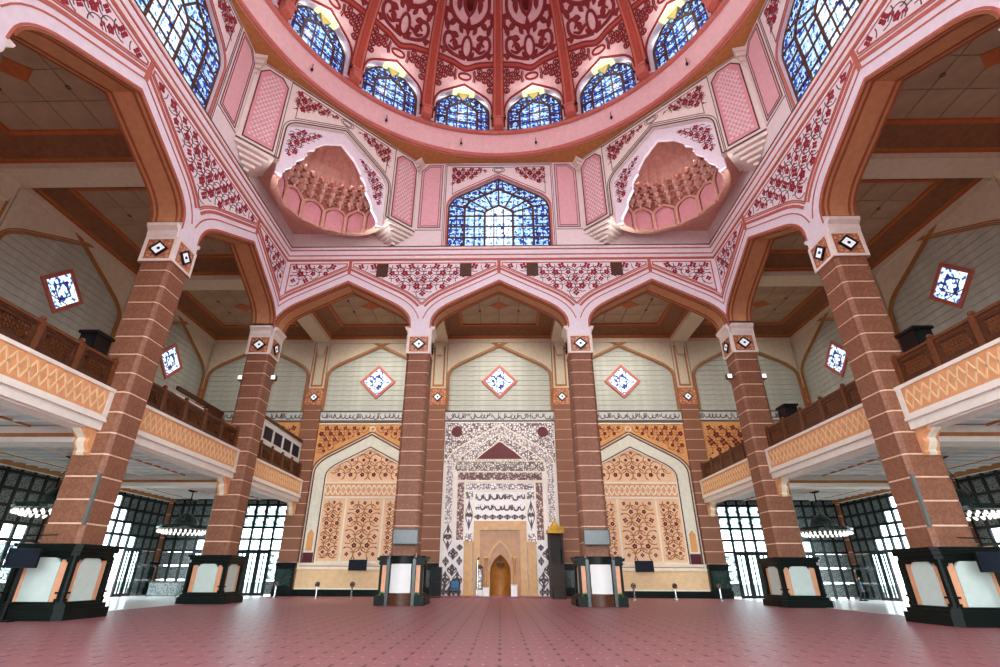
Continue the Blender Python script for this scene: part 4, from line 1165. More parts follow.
PT = [(-6.5, Y1+BAY, 0, 'stone pier on the niche wall, left of the marble prayer niche'), (6.5, Y1+BAY, 0, 'stone pier on the niche wall, right of the marble prayer niche'),
      (-XC, Y1+BAY, 0, 'stone pier on the niche wall at the left end of the orange floral panel'), (XC, Y1+BAY, 0, 'stone pier on the niche wall at the right end of the orange floral panel'),
      (-2.5*BAY, Y1+BAY, 0, 'stone pier in the far left corner of the hall'), (2.5*BAY, Y1+BAY, 0, 'stone pier in the far right corner of the hall'),
      (-2.5*BAY, Y1, pi/2, 'stone pier on the left outer wall between the glazed screens'), (2.5*BAY, Y1, -pi/2, 'stone pier on the right outer wall between the glazed screens'),
      (-2.5*BAY, Y1-BAY, pi/2, 'near stone pier on the left outer wall'), (2.5*BAY, Y1-BAY, -pi/2, 'near stone pier on the right outer wall')]
p0 = None
for x, y, rz, lb in PT:
    if p0 is None: p0 = pier_things(x, y, rz, lb)
    else: dup(p0, (x, y, 0), rz, lb)

# side walls: three bays each
for s, nm in ((-1, 'left'), (1, 'right')):
    w = obj('wall_' + nm, MB().box(-41, 13.6, 0.0, 0.4, 8.35, 27.2).box(-41, -25.8, 0.0, 0.4, 0, 8.35), 'cladding_gap', kind='structure')
    tag(w, 'pale clad %s outer wall with diamond windows over glazed screens' % nm, 'wall', (s*XW, Y1, 0), -s*pi/2)
    if s > 0:   # local x runs the other way on the right
        w.data = mesh('wall', MB().box(-13.6, 41, 0.0, 0.4, 8.35, 27.2).box(25.8, 41, 0.0, 0.4, 0, 8.35), 'cladding_gap')
    for k, c in enumerate((6.5, -6.5, -19.5)):
        cx = c if s < 0 else -c
        if k < 3: upper_bay(w, cx)
        n = 11; x0 = cx - n*G/2
        # columns counted along local x; far end is high x on the left, low x on the right
        far = (lambda i, n=n: i) if s < 0 else (lambda i, n=n: n - 1 - i)
        if k == 0:
            screen(w, x0, n, lambda i, r, f=far: 2*(3 <= f(i) <= 7 - r), {i for i in range(n) if 7 <= far(i) <= 8}, {i for i in range(n) if 2 <= far(i) <= 6})
        else:
            screen(w, x0, n, lambda i, r, f=far: 2*(f(i) in (8, 9) and r < 1 or f(i) in (4,) and r < 2), {i for i in range(n) if 4 <= far(i) <= 6}, set())
# front wall
w = obj('wall_front', MB().box(-32.6, 32.6, 0.0, 0.4, 8.35, 27.2).box(-XC, -1.0, 0, 0.4, 0, 8.4).box(1.0, XC, 0, 0.4, 0, 8.4).box(-1.0, 1.0, 0.05, 0.4, 3.7, 8.4), 'cladding_gap', kind='structure')
tag(w, 'pale clad front wall holding the prayer niche and diamond windows', 'wall', (0, YW, 0), 0)
for cx in (0, -BAY, BAY, -2*BAY, 2*BAY):
    upper_bay(w, cx)
    frieze(w, cx - BAY/2 + HC, cx + BAY/2 - HC, 16.13, 17.2, 0.0, int(cx) + 40)
for s in (-1, 1):
    inn = (lambda i: i) if s < 0 else (lambda i: 10 - i)      # counted from the corner towards the hall
    screen(w, s*2*BAY - 11*G/2, 11, lambda i, r, f=inn: (2 if r < 2 else 1) if f(i) >= 6 else (2 if f(i) in (3, 4) and r == 0 else 0), {i for i in range(11) if inn(i) in (3, 4, 6, 7, 8, 9)}, set())

# ================================================================== orange floral panels on the front wall
def floral_bay(w, cx, side):
    hw = BAY/2 - HC
    p = obj('floral_panel', MB().box(-hw, hw, -0.06, 0, 2.6, 15.95), 'orange', w, (cx, 0, 0), label='orange floral wall panel %s of the prayer niche' % side)
    def sub(name, mb, m_, kind=None): return obj(name, mb, m_, p, kind=kind)
    sub('plinth', MB().box(-hw, hw, -0.30, 0, 0, 0.55), 'green_black')
    sub('dado', MB().box(-hw, hw, -0.14, 0, 0.55, 2.2), 'wall_cream')
    lg = MB().box(-hw, hw, -0.2, 0, 2.2, 2.32).box(-hw, hw, -0.16, 0, 2.32, 2.62).box(-hw, hw, -0.22, 0, 2.62, 2.74).box(-hw, hw, -0.18, 0, 0.55, 0.68)
    sub('dado_ledge', lg, 'trim_white')
    sub('ledge_line', MB().box(-hw + 0.2, hw - 0.2, -0.175, -0.15, 2.44, 2.50), 'stem_brown')
    AO = arch(5.30, 14.64, 0.54, 0.9, 1.3); AI = arch(4.25, 13.5, 0.52, 0.8, 1.2)
    zb = 2.74
    sub('arch_band', MB().plate([(-5.30, zb)] + AO + [(5.30, zb), (4.25, zb)] + AI[::-1] + [(-4.25, zb)], -0.14, -0.05), 'band_cream')
    ln = MB(); wt = MB()
    for d, k in ((0.06, ln), (0.20, wt), (0.34, ln)): k.strip([(-5.3 - min(d, .25), zb)] + [(max(-5.55, min(5.55, x)), z) for x, z in offset(AO, d)] + [(5.3 + min(d, .25), zb)], 0.07, -0.06, 0.12)
    for d, k in ((-0.05, ln), (-0.17, wt)): k.strip([(-4.25 - d, zb)] + offset(AI, d) + [(4.25 + d, zb)], 0.10, -0.06, 0.13)
    k_top = MB(); 
    sub('inner_field', MB().plate([(-4.25, zb)] + AI + [(4.25, zb)], -0.09, -0.05), 'orange_pale')
    wt.strip([(-4.1, 9.93), (4.1, 9.93)], 0.16, -0.09, 0.06); wt.strip([(-4.1, 8.55), (4.1, 8.55)], 0.18, -0.09, 0.06)
    wt.strip([(-4.02, zb + 0.08), (4.02, zb + 0.08)], 0.14, -0.09, 0.06); wt.strip([(-hw, 15.85), (hw, 15.85)], 0.12, -0.06, 0.08)
    for x in (-1.82, 1.82): wt.strip([(x, zb), (x, 8.55)], 0.14, -0.09, 0.06)
    wt.strip(ringpts(0, 15.28, 0.25, n=12), 0.1, -0.06, 0.12)
    # guilloche band
    sub('guilloche_ground', MB().box(-4.05, 4.05, -0.12, -0.08, 8.66, 9.84), 'fascia_orange')
    for ph in (0, pi):
        wt.strip([(-4.0 + 8.0*i/96, 9.25 + 0.42*sin(2*pi*i/12 + ph)) for i in range(97)], 0.11, -0.12, 0.03)
    # gold niches and maroon blocks at the feet of the band
    for s in (-1, 1):
        nn = [(s*4.42, 3.72), (s*5.14, 3.72), (s*5.14, 5.3), (s*4.78, 5.75), (s*4.42, 5.3)]
        sub('gold_niche', MB().poly(nn, -0.14, 0.03), 'orange'); wt.strip(nn, 0.1, -0.14, 0.05, True)
        sub('maroon_block', MB().box(min(s*4.3, s*5.26), max(s*4.3, s*5.26), -0.2, -0.1, zb, 3.6), 'maroon')
        wt.strip([(s*4.30, 6.0), (s*4.6, 6.3), (s*4.96, 6.3), (s*5.26, 6.0)], 0.08, -0.14, 0.03)
    sub('dark_line', ln, 'line_dark'); sub('white_line', wt, 'trim_white')
    # vines and flowers
    sp = [(-hw + 0.1, 15.7), (-hw + 0.1, 12.4)] + [q for q in offset(AO, 0.55) if abs(q[0]) < hw - 0.2] + [(hw - 0.1, 12.4), (hw - 0.1, 15.7)]
    for poly, stp, fr, y, c0, sd in ((sp, 0.95, 0.24, -0.06, 0, 2), ([(-3.9, 10.1), (3.9, 10.1), (3.9, 11.3), (3.2, 11.75), (0, 13.2), (-3.2, 11.75), (-3.9, 11.3)], 1.15, 0.2, -0.09, 0, 4),
                              (rect(-1.7, 1.7, 2.95, 8.4), 1.22, 0.22, -0.09, 0, 6), (rect(1.95, 4.0, 2.95, 8.4), 1.02, 0.19, -0.09, 2.97, 7), (rect(-4.0, -1.95, 2.95, 8.4), 1.02, 0.19, -0.09, -2.97, 7)):
        stm, flw = scrollwork(poly, stp, fr, y, c0, seed=sd, stem=0.09)
        sub('vine_stems', stm, 'stem_brown', 'stuff'); sub('vine_flowers', flw, 'flower_red', 'stuff')
floral_bay(w, -BAY, 'left'); floral_bay(w, BAY, 'right')
# upper part of the same floral wall seen over the galleries
for s in (-1, 1):
    p = obj('floral_panel', MB().box(-BAY/2 + HC, BAY/2 - HC, -0.06, 0, 8.4, 16.1), 'orange', w, (s*2*BAY, 0, 0), label='orange floral wall panel above the %s gallery' % ('left' if s < 0 else 'right'))
    stm, flw = scrollwork(rect(-5.4, 5.4, 12.5, 15.8), 1.2, 0.34, -0.06, 0, seed=8, stem=0.08)
    obj('vine_stems', stm, 'stem_brown', p, kind='stuff'); obj('vine_flowers', flw, 'flower_red', p, kind='stuff')

# ================================================================== the prayer niche
mh = thing('prayer_niche', 'white marble prayer niche wall with dark arabesque inlay around a gold stone portal', 'prayer niche', (0, YW, 0), kind='thing')
def mp(name, mb, m_, par=None, kind=None, smooth=False): return obj(name, mb, m_, par or mh, kind=kind, smooth=smooth)
hw = 5.58
mp('marble_wall', MB().plate([(-hw, 0), (-2.45, 0), (-2.45, 6.4), (2.45, 6.4), (2.45, 0), (hw, 0), (hw, 16.05), (-hw, 16.05)], -0.10, 0), 'marble')
AM = arch(5.35, 15.75, 0.56, 1.0, 2.2, 9); AN = arch(4.45, 14.85, 0.58, 0.9, 2.0, 9)
mp('spandrel_inlay', MB().plate([(-5.5, 15.95), (-5.5, AM[0][1])] + AM + [(5.5, AM[0][1]), (5.5, 15.95)], -0.12, -0.09), 'inlay_dense')
mp('arch_script_band', MB().plate(AM + AN[::-1], -0.13, -0.09), 'inlay_soft')
for s in (-1, 1):
    mp('spandrel_boss', MB().poly(ringpts(s*4.35, 15.0, 0.55, n=12)[:-1], -0.12, 0.03), 'inlay_red')
mp('tympanum_inlay', MB().plate([(-4.45, 11.05)] + AN + [(4.45, 11.05)], -0.115, -0.09), 'inlay_dense')
TR = [(-2.4, 12.2)] + [(x, z) for x, z in catmull([(-2.4, 12.2), (-1.6, 12.9), (-0.7, 13.55), (0, 14.0), (0.7, 13.55), (1.6, 12.9), (2.4, 12.2)], 4)][1:]
mp('red_tympanum', MB().poly(TR, -0.115, 0.05), 'inlay_red')
lw = MB()
lw.strip(TR, 0.10, -0.12, 0.06, True); lw.strip([(-5.38, 0.2)] + AM + [(5.38, 0.2)], 0.12, -0.10, 0.06); lw.strip([(-4.48, 4.6)] + AN + [(4.48, 4.6)], 0.10, -0.10, 0.06)
lw.strip([(-4.45, 12.05), (4.45, 12.05)], 0.10, -0.11, 0.05)
lw.strip(rect(-4.15, 4.15, 10.15, 10.98), 0.09, -0.11, 0.05, True)
lw.strip([(-4.15, 4.7), (-4.15, 10.0), (4.15, 10.0), (4.15, 4.7)], 0.08, -0.10, 0.05); lw.strip([(-3.4, 4.7), (-3.4, 10.0)], 0.09, -0.10, 0.05); lw.strip([(3.4, 4.7), (3.4, 10.0)], 0.09, -0.10, 0.05)
lw.strip([(-2.5, 6.5), (-2.5, 9.2), (2.5, 9.2), (2.5, 6.5)], 0.09, -0.10, 0.05)
mp('marble_fillet', lw, 'trim_white')
mp('script_panel', MB().box(-4.1, 4.1, -0.13, -0.10, 10.2, 10.94), 'inlay_warm'); mp('lace_band', MB().box(-4.4, 4.4, -0.12, -0.10, 11.08, 12.0), 'inlay_fine')
mp('knot_band', MB().box(-3.3, 3.3, -0.12, -0.10, 9.3, 9.85), 'inlay_dense')
for s in (-1, 1):
    x = s*3.78
    mp('side_inlay', MB().box(x - 0.32, x + 0.32, -0.12, -0.10, 4.75, 9.95), 'inlay_warm')
    mp('outer_script', MB().box(s*4.92 - 0.32, s*4.92 + 0.32, -0.12, -0.10, 6.2, 12.0), 'inlay_soft')
    mp('star_panel', MB().box(s*2.95 - 0.36, s*2.95 + 0.36, -0.12, -0.10, 8.4, 9.1), 'inlay_dense'); mp('star_panel', MB().box(s*2.95 - 0.36, s*2.95 + 0.36, -0.12, -0.10, 4.6, 5.3), 'inlay_dense')
def medallion(mb, x, z, w_, h):
    pts = [(0, -1), (0.35, -0.6), (0.9, -0.25), (1, 0), (0.9, 0.25), (0.35, 0.6), (0, 1), (-0.35, 0.6), (-0.9, 0.25), (-1, 0), (-0.9, -0.25), (-0.35, -0.6)]
    P = [(x + a*w_/2, z + b*h/2) for a, b in pts]
    mb.strip(P, 0.08, -0.10, 0.03, True); flower(mb, x, z, min(w_, h)*0.32, -0.10, 6, 0.0, 0.03)
    leaf(mb, x, z + h*0.12, pi/2, h*0.32, w_*0.3, -0.10); leaf(mb, x, z - h*0.12, -pi/2, h*0.32, w_*0.3, -0.10)
    for s in (-1, 1): leaf(mb, x + s*w_*0.18, z, pi/2 - s*1.2, w_*0.3, h*0.2, -0.10)
md = MB()
for s in (-1, 1):
    medallion(md, s*2.95, 6.95, 0.62, 2.7)
    medallion(md, s*4.88, 5.0, 0.85, 2.3); medallion(md, s*4.35, 3.55, 0.85, 0.95); medallion(md, s*5.0, 2.9, 0.5, 0.75); medallion(md, s*3.75, 2.95, 0.45, 0.7); medallion(md, s*4.4, 2.2, 0.85, 0.95)
    medallion(md, s*5.0, 1.35, 0.85, 1.4); medallion(md, s*3.9, 1.35, 0.85, 1.4); medallion(md, s*3.75, 4.1, 0.5, 0.5)
    for i in range(4): medallion(md, s*(3.75 + 0.45*i), 0.42, 0.42, 0.6)
for i in range(7): medallion(md, -2.1 + 0.7*i, 6.78, 0.6, 0.42)
mp('inlay_medallions', md, 'inlay', kind='stuff')
cal = MB().join(arabesque_scribble(-2.3, 2.35, 8.25, 9.0, -0.10, 21, 0.10)).join(arabesque_scribble(-2.3, 2.35, 7.25, 8.0, -0.10, 22, 0.10)).join(arabesque_scribble(-4.0, 4.0, 10.28, 10.86, -0.13, 23, 0.06))
mp('calligraphy', cal, 'inlay', kind='stuff')
for i, (u, v) in enumerate(zip(AM, AM[1:])): pass
# gold stone portal
NA = arch(0.93, 3.5, 0.75, 0.9, 0.7, 6)
po = mp('portal', MB().plate([(-2.45, 0), (-0.93, 0)] + NA + [(0.93, 0), (2.45, 0), (2.45, 6.4), (-2.45, 6.4)], -0.16, 0.05), 'amber')
pl = MB()
for s in (-1, 1): pl.box(min(s*1.85, s*2.45), max(s*1.85, s*2.45), -0.34, -0.16, 0, 5.6)
pl.box(-2.45, 2.45, -0.34, -0.16, 5.6, 6.4)
obj('portal_frame', pl, 'amber_pale', po)
HD = arch(1.15, 4.8, 0.9, 0.9, 0.8, 6)
hd = MB().plate([(-1.5, 3.35)] + [(-1.15, 3.35)] + HD + [(1.15, 3.35), (1.5, 3.35), (1.5, 3.2), (1.02, 3.2)] + offset(HD, -0.22)[::-1] + [(-1.02, 3.2), (-1.5, 3.2)], -0.36, -0.16)
obj('portal_hood', hd, 'amber_pale', po)
cl = MB()
for s in (-1, 1): obj('portal_colonette', MB().lathe([(0.14, 0), (0.14, 0.5), (0.10, 0.6), (0.10, 2.9), (0.16, 3.1), (0.18, 3.2)], 10, cx=s*1.3, cy=-0.3), 'amber_pale', po, smooth=True)

ns = MB().lathe([(0.95, 0), (0.95, 2.6), (0.8, 3.0), (0.5, 3.35), (0.02, 3.55)], 16, -pi/2, pi/2, 0, 0.04)
obj('niche_shell', ns, 'amber', po, smooth=True)
lpn = MB().tube([(0, 0.3, 3.3), (0, 0.3, 2.9)], 0.02, 4)
for i in range(5): lpn.tube([(-0.3 + 0.15*i, 0.3, 2.85), (-0.3 + 0.15*i, 0.3, 2.3 + 0.08*abs(i - 2))], 0.025, 4)
lpn.box(-0.35, 0.35, 0.27, 0.33, 2.82, 2.9)
obj('hanging_lamp', lpn, 'black', po)
for s in (-1, 1):
    ps = MB()
    a, b = min(s*2.52, s*3.32), max(s*2.52, s*3.32)
    ps.box(a, b, -0.45, 0, 0.18, 4.4).box(a - 0.06, b + 0.06, -0.5, 0, 4.4, 4.6).box(a - 0.08, b + 0.08, -0.55, 0, 0, 0.22).box(a - 0.03, b + 0.03, -0.48, 0, 1.35, 1.45)
    mp('portal_pilaster', ps, 'amber_pale')
# low step before the niche
st = obj('floor_step', MB().box(-6.2, 6.2, YW - 2.2, YW - 0.5, 0.0, 0.12), 'carpet', kind='structure'); tag(st, 'low carpeted step in front of the prayer niche', 'step')

# ================================================================== galleries
YSP = [(Y1 + 0.85, YW - 0.5), (Y1 - BAY + 0.85, Y1 - 0.85), (Y1 - 2*BAY + 0.85, Y1 - BAY - 0.85)]
BN = ['far', 'middle', 'near']
slat_me = {}
for s, nm in ((-1, 'left'), (1, 'right')):
    mx = lambda mb: mb.mapped(lambda x, y, z, s=s: (s*x, y, z))
    gal = obj('gallery_floor_' + nm, mx(MB().box(20.3, XW, -3, YW, 8.55, 10.0)), 'fascia_white', kind='structure')
    tag(gal, 'upper gallery floor along the %s side of the hall' % nm, 'gallery floor')
    for bi, (ya, yb) in enumerate(YSP):
        L = yb - ya; F0 = 19.22
        fs = obj('gallery_front', mx(MB().box(F0 + 0.06, 20.35, ya, yb, 8.47, 10.05)), 'fascia_white', gal)
        mo = MB().box(F0 - 0.06, F0 + 0.1, ya, yb, 9.93, 10.1).box(F0 - 0.02, F0 + 0.1, ya, yb, 8.55, 8.72).box(F0 - 0.08, F0 + 0.1, ya, yb, 8.42, 8.55).box(F0 - 0.02, F0 + 0.1, ya, ya + 0.3, 8.7, 9.95).box(F0 - 0.02, F0 + 0.1, yb - 0.3, yb, 8.7, 9.95).box(F0 + 0.05, 20.5, ya, yb, 8.02, 8.47).box(F0 + 0.25, 20.3, ya, yb, 7.95, 8.03)
        obj('front_moulding', mx(mo), 'fascia_white', fs)
        obj('front_panel', mx(MB().box(F0 + 0.0, F0 + 0.08, ya + 0.3, yb - 0.3, 8.72, 9.93)), 'fascia_orange', fs)
        gu = MB(); npd = int(round((L - 0.8)/0.92)); W_p = (L - 0.8)/npd
        for ph in (0, pi):
            pts = [(ya + 0.4 + (L - 0.8)*i/(npd*14) + 0.05*sin(4*pi*i/14), 9.325 + 0.45*sin(2*pi*i/14 + ph)) for i in range(npd*14 + 1)]
            gu.strip(pts, 0.075, 0, 0.03)
        gu.mapped(lambda x, y, z: (F0 + y, x, z)); obj('guilloche', mx(gu), 'wall_cream', fs, kind='stuff')
        # ceiling under the gallery: white boards, orange lines, beams
        nbd = 12; wb = L/nbd
        for i in range(nbd):
            k = (s, round(wb, 3))
            if k not in slat_me: slat_me[k] = mesh('ceiling_board', mx(MB().box(20.6, XW, 0.03, wb - 0.03, 8.30, 8.42)), 'slat_panel'); rib_me = mesh('ceiling_rib', mx(MB().box(20.6, XW, -0.05, 0.05, 8.22, 8.40)), 'slat_white')
            obj('ceiling_board', slat_me[k], None, gal, (0, ya + i*wb, 0)); obj('ceiling_rib', rib_me, None, gal, (0, ya + i*wb, 0))
        obj('ceiling_backing', mx(MB().box(20.5, XW, ya - 0.8, yb + 0.8, 8.42, 8.56)), 'slat_gap', gal)
        tr = MB()
        for x in (23.0, 26.0, 29.2): tr.box(x - 0.12, x + 0.12, ya, yb, 8.22, 8.32)
        tr.box(31.3, XW, ya, yb, 8.05, 8.32)
        obj('ceiling_strip', mx(tr), 'trim_white', gal)
        ol = MB().box(20.52, 20.62, ya, yb, 8.24, 8.32).box(31.2, 31.3, ya, yb, 8.0, 8.3)
        for x in (22.8, 29.4): ol.box(x, x + 0.08, ya, yb, 8.2, 8.3)
        obj('orange_line', mx(ol), 'cream_brown', gal)
        # wooden railing
        rl = thing('gallery_railing', 'carved dark wood railing on the %s bay of the %s gallery' % (BN[bi], nm), 'railing', (s*19.68, ya, 10.0), 0, 'gallery railings')
        n = 5; pw = (L - 0.24)/n
        for i in range(n + 1):
            po_ = obj('post', MB().box(-0.13, 0.13, 0, 0.24, 0.08, 1.62).ball((0, 0.12, 1.74), 0.13, 8), 'wood_mid', rl, (0, i*pw, 0))
        obj('top_rail', MB().box(-0.10, 0.10, 0, L, 1.48, 1.60), 'wood_mid', rl); obj('bottom_rail', MB().box(-0.10, 0.10, 0, L, 0.1, 0.26), 'wood_dark', rl)
        pf = MB().plate(rect(0.24, pw, 0.26, 1.48), -0.06, 0.06, [rect(0.50, pw - 0.26, 0.52, 1.20)]).mapped(lambda x, y, z: (y, x, z))
        pl_ = MB().plate(rect(0.50, pw - 0.26, 0.52, 1.20), -0.01, 0.01).mapped(lambda x, y, z: (y, x, z))
        lt = MB()
        for i in range(9):
            x = 0.52 + (pw - 0.8)*i/8
            for d in (-1, 1): lt.strip([(max(0.5, min(pw - 0.26, x - d*0.3)), 0.54), (max(0.5, min(pw - 0.26, x + d*0.3)), 1.18)], 0.04, 0.03, 0.06)
        lt.strip([(0.4, 1.34), (pw - 0.16, 1.34)], 0.06, 0.09, 0.18); lt.mapped(lambda x, y, z: (y, x, z))
        pf_me, pl_me, lt_me = mesh('panel_frame', pf, 'wood_dark'), mesh('panel_board', pl_, 'wood_carved'), mesh('panel_lattice', lt, 'wood_mid')
        for i in range(n):
            f_ = obj('panel_frame', pf_me, None, rl, (0, i*pw, 0)); obj('panel_board', pl_me, None, f_); obj('panel_lattice', lt_me, None, f_, kind='stuff')
    # cross beams and scroll brackets at the columns
    for k, yg in enumerate((Y1, Y1 - BAY)):
        bmn = obj('cross_beam', mx(MB().box(20.26, XW - 0.4, yg - 0.55, yg + 0.55, 7.55, 8.35)), 'fascia_white', gal)
        obj('beam_stripe', mx(MB().box(20.3, XW - 0.4, yg - 0.58, yg + 0.58, 7.80, 7.98)), 'cream_brown', bmn)
    br_prof = [(0, 6.82), (0.14, 6.82), (0.22, 6.95), (0.16, 7.05), (0.30, 7.2), (0.42, 7.38), (0.36, 7.58), (0.55, 7.72), (0.80, 7.85), (0.95, 8.05), (0.95, 8.2), (0, 8.2)]
    for yg, dr in ((Y1, -1), (Y1 - BAY, -1), (Y1, 1), (Y1 - BAY, 1), (Y1 + BAY - 0.2, -1)):
        off = 0.85
        br = MB().plate(br_prof, 19.62, 19.95).mapped(lambda x, y, z: (y, yg + dr*(off + x), z))
        b = obj('scroll_bracket', mx(br), 'trim_white', gal)
        sd = MB().plate([(a*0.80, c) for a, c in br_prof], 19.42, 20.12).mapped(lambda x, y, z: (y, yg + dr*(off + x), 0.14 + z*0.98))
        obj('bracket_cheek', mx(sd), 'fascia_orange', b)

# ================================================================== chandeliers
def chandelier(x, y, label):
    t = thing('chandelier', label, 'chandelier', (x, y, 0), group='green metal chandeliers under the galleries')
    obj('ceiling_rose', MB().lathe([(0.01, 8.3), (0.45, 8.28), (0.3, 8.18), (0.08, 8.12), (0.01, 8.12)], 16), 'green_metal', t)
    obj('rod', MB().tube([(0, 0, 8.15), (0, 0, 6.3)], 0.05, 6), 'black', t)
    ch = MB()
    for k in range(4):
        a = k*pi/2 + 0.4; ch.tube([(0, 0, 7.7), (1.0*cos(a), 1.0*sin(a), 5.75)], 0.025, 4)
    obj('chain', ch, 'black', t)
    obj('bell', MB().lathe([(0.04, 6.45), (0.25, 6.40), (0.55, 6.2), (0.75, 5.9), (0.85, 5.55), (1.1, 5.42)], 24), 'green_metal', t, smooth=True)
    obj('brim', MB().lathe([(0.9, 5.5), (1.5, 5.42), (1.95, 5.38), (2.0, 5.28), (1.98, 5.12), (1.85, 5.06), (1.3, 5.1), (0.8, 5.2)], 36), 'green_metal', t)
    for r_, z in ((1.85, 4.94), (1.5, 4.84)):
        n = int(r_*18); b = MB()
        for k in range(n): b.ball((r_*cos(2*pi*k/n), r_*sin(2*pi*k/n), z), 0.09, 6, 1.2)
        obj('bulb_row', b, 'lamp_white', t, kind='stuff')
    obj('lower_ring', MB().lathe([(1.7, 5.1), (1.72, 4.98), (1.6, 4.98), (1.58, 5.1)], 32), 'green_black', t)
    return t
ch0 = chandelier(-26.4, Y1 + 6.5, 'round green metal chandelier under the far left gallery')
for x, y, lb in ((26.4, Y1 + 6.5, 'round green metal chandelier under the far right gallery'), (-26.2, Y1 - 6.9, 'round green metal chandelier half hidden behind the near left column'), (26.2, Y1 - 6.9, 'round green metal chandelier half hidden behind the near right column')):
    dup(ch0, (x, y, 0), 0, lb)

# ================================================================== things on the galleries
for s, nm in ((-1, 'left'), (1, 'right')):
    for yy, wh in ((Y1 - BAY - 1.45, 'near'), (Y1 - 2.4, 'far')):
        if wh == 'far' and s < 0: continue
        t = thing('loudspeaker', 'black box loudspeaker behind the railing by the %s %s column' % (wh, nm), 'loudspeaker', (s*20.65, yy, 10.0), 0, 'loudspeakers on the galleries')
        obj('cabinet', MB().box(-0.42, 0.42, -0.5, 0.5, 0.0, 2.75), 'black', t); obj('top_cap', MB().box(-0.5, 0.5, -0.6, 0.6, 2.75, 2.9), 'black', t)
        obj('grille', MB().box(-0.36, 0.36, -0.54, -0.50, 0.3, 2.6), 'frame_black', t)
bt = thing('gallery_booth', 'white framed booth with three dark panes on the far left gallery', 'booth', (-19.95, Y1 + 1.2, 10.0))
Lb = YW - 0.6 - (Y1 + 1.2)
hl = [rect(0.35 + i*(Lb - 0.3)/5, 0.35 + (i + 1)*(Lb - 0.3)/5 - 0.35, 2.15, 3.25) for i in range(5)]
obj('front_frame', MB().plate(rect(0, Lb, 1.75, 3.75), -0.06, 0.06, hl).mapped(lambda x, y, z: (y, x, z)), 'grey_white', bt)
for i, h in enumerate(hl): obj('pane', MB().plate(h, -0.02, 0.02).mapped(lambda x, y, z: (y, x, z)), 'screen', bt)
obj('header', MB().box(-0.15, 0.15, 0, Lb, 3.75, 4.0), 'wood_dark', bt)
obj('lower_board', MB().box(-0.1, 0.06, 0, Lb, 0.02, 1.75), 'grey_white', bt)
bt2 = thing('office_partition', 'pale partition with dark cabinet behind the middle left railing', 'partition', (-21.2, Y1 - 6.6, 10.0))
obj('panel', MB().box(-0.05, 0.05, 0, 3.4, 0, 2.5), 'white_pink', bt2); obj('cabinet', MB().box(-0.3, 0.3, 3.5, 5.4, 0, 2.7), 'wood_dark', bt2); obj('header', MB().box(-0.1, 0.1, 0, 5.8, 2.75, 3.0), 'wood_dark', bt2)

# floodlights on the corner columns
for s, nm in ((-1, 'left'), (1, 'right')):
    for d, side in ((-1, 'outer'), (1, 'inner')):
        t = thing('floodlight', 'small white floodlight on the %s side of the far %s corner column' % (side, nm), 'floodlight', (s*XC - s*d*0.84, Y1, 16.1), 0, 'floodlights on the corner columns')
        sx = -s*d
        obj('arm', MB().box(min(0, sx*0.35), max(0, sx*0.35), -0.04, 0.04, -0.04, 0.04), 'black', t)
        obj('housing', MB().box(sx*0.5 - 0.2, sx*0.5 + 0.2, -0.2, 0.16, -0.2, 0.2), 'black', t)
        obj('lens', MB().box(sx*0.5 - 0.16, sx*0.5 + 0.16, -0.24, -0.2, -0.16, 0.16), 'lamp_white', t)
        if d > 0: lamp_light('floodlight_beam', 'SPOT', (s*XC - s*1.45, Y1 - 0.35, 16.2), 27000, (1.0, 0.98, 0.98), 0.3, (-s*3, YD - 2, 46), 1.0)

# ================================================================== things on the floor
# tall white-fronted cabinets against the two middle columns, flanked by small reflecting posts
for s, nm in ((-1, 'left'), (1, 'right')):
    t = thing('white_cabinet', 'white fronted cabinet with bowed dark base before the column %s of the niche' % nm, 'cabinet', (s*6.5 + (0.1 if s < 0 else -0.05), Y1 - 1.95, 0), 0, 'white cabinets before the middle columns')
    bow = [(-0.70, 0.4)] + [(-0.70 + 1.40*i/10, -0.22*sin(pi*i/10)) for i in range(11)] + [(0.70, 0.4)]
    obj('base', MB().flatplate(bow, 0, 0.72), 'wood_dark', t, label='dark bowed wooden base')
    obj('front', MB().flatplate([(x*0.94, y + 0.03) for x, y in bow], 0.72, 2.42), 'white', t)
    obj('cornice', MB().flatplate([(x*1.04, y) for x, y in bow], 2.42, 2.9), 'green_black', t)
    for sx in (-1, 1):
        bx = lambda a_, b_, y0, y1, z0, z1: MB().box(min(sx*a_, sx*b_), max(sx*a_, sx*b_), y0, y1, z0, z1)
        q = obj('side_post', bx(0.74, 0.94, -0.02, 0.4, 0.0, 2.72), 'green_metal', t)
        obj('post_cap', MB().lathe([(0.12, 2.72), (0.15, 2.82), (0.08, 2.92), (0.09, 3.02), (0.01, 3.1)], 8, cx=sx*0.84, cy=0.15), 'chrome', q)
        obj('peach_board', bx(0.96, 1.24, 0.12, 0.4, 0.6, 2.34), 'peach_strip', t)
        obj('outer_post', bx(1.24, 1.40, 0.08, 0.42, 0.6, 2.34), 'green_black', t)
        obj('corner_scroll', MB().plate([(sx*0.94, 2.34), (sx*1.42, 2.34), (sx*1.50, 2.46), (sx*1.42, 2.56), (sx*1.62, 2.66), (sx*1.62, 2.8), (sx*0.94, 2.8)], 0.05, 0.42), 'green_black', t)
        fb = obj('foot_block', bx(0.96, 1.56, -0.08, 0.42, 0.0, 0.56), 'green_black', t)
        pp = MB()
        for k in range(7): leaf(pp, 0, 0, 0.35 + k*0.4, 0.26, 0.09, 0, 0.01)
        pp.mapped(lambda x, y, z: (x + sx*1.1, y + 0.0, z + 0.56)); obj('plant_leaves', pp, 'plant', t, kind='stuff')
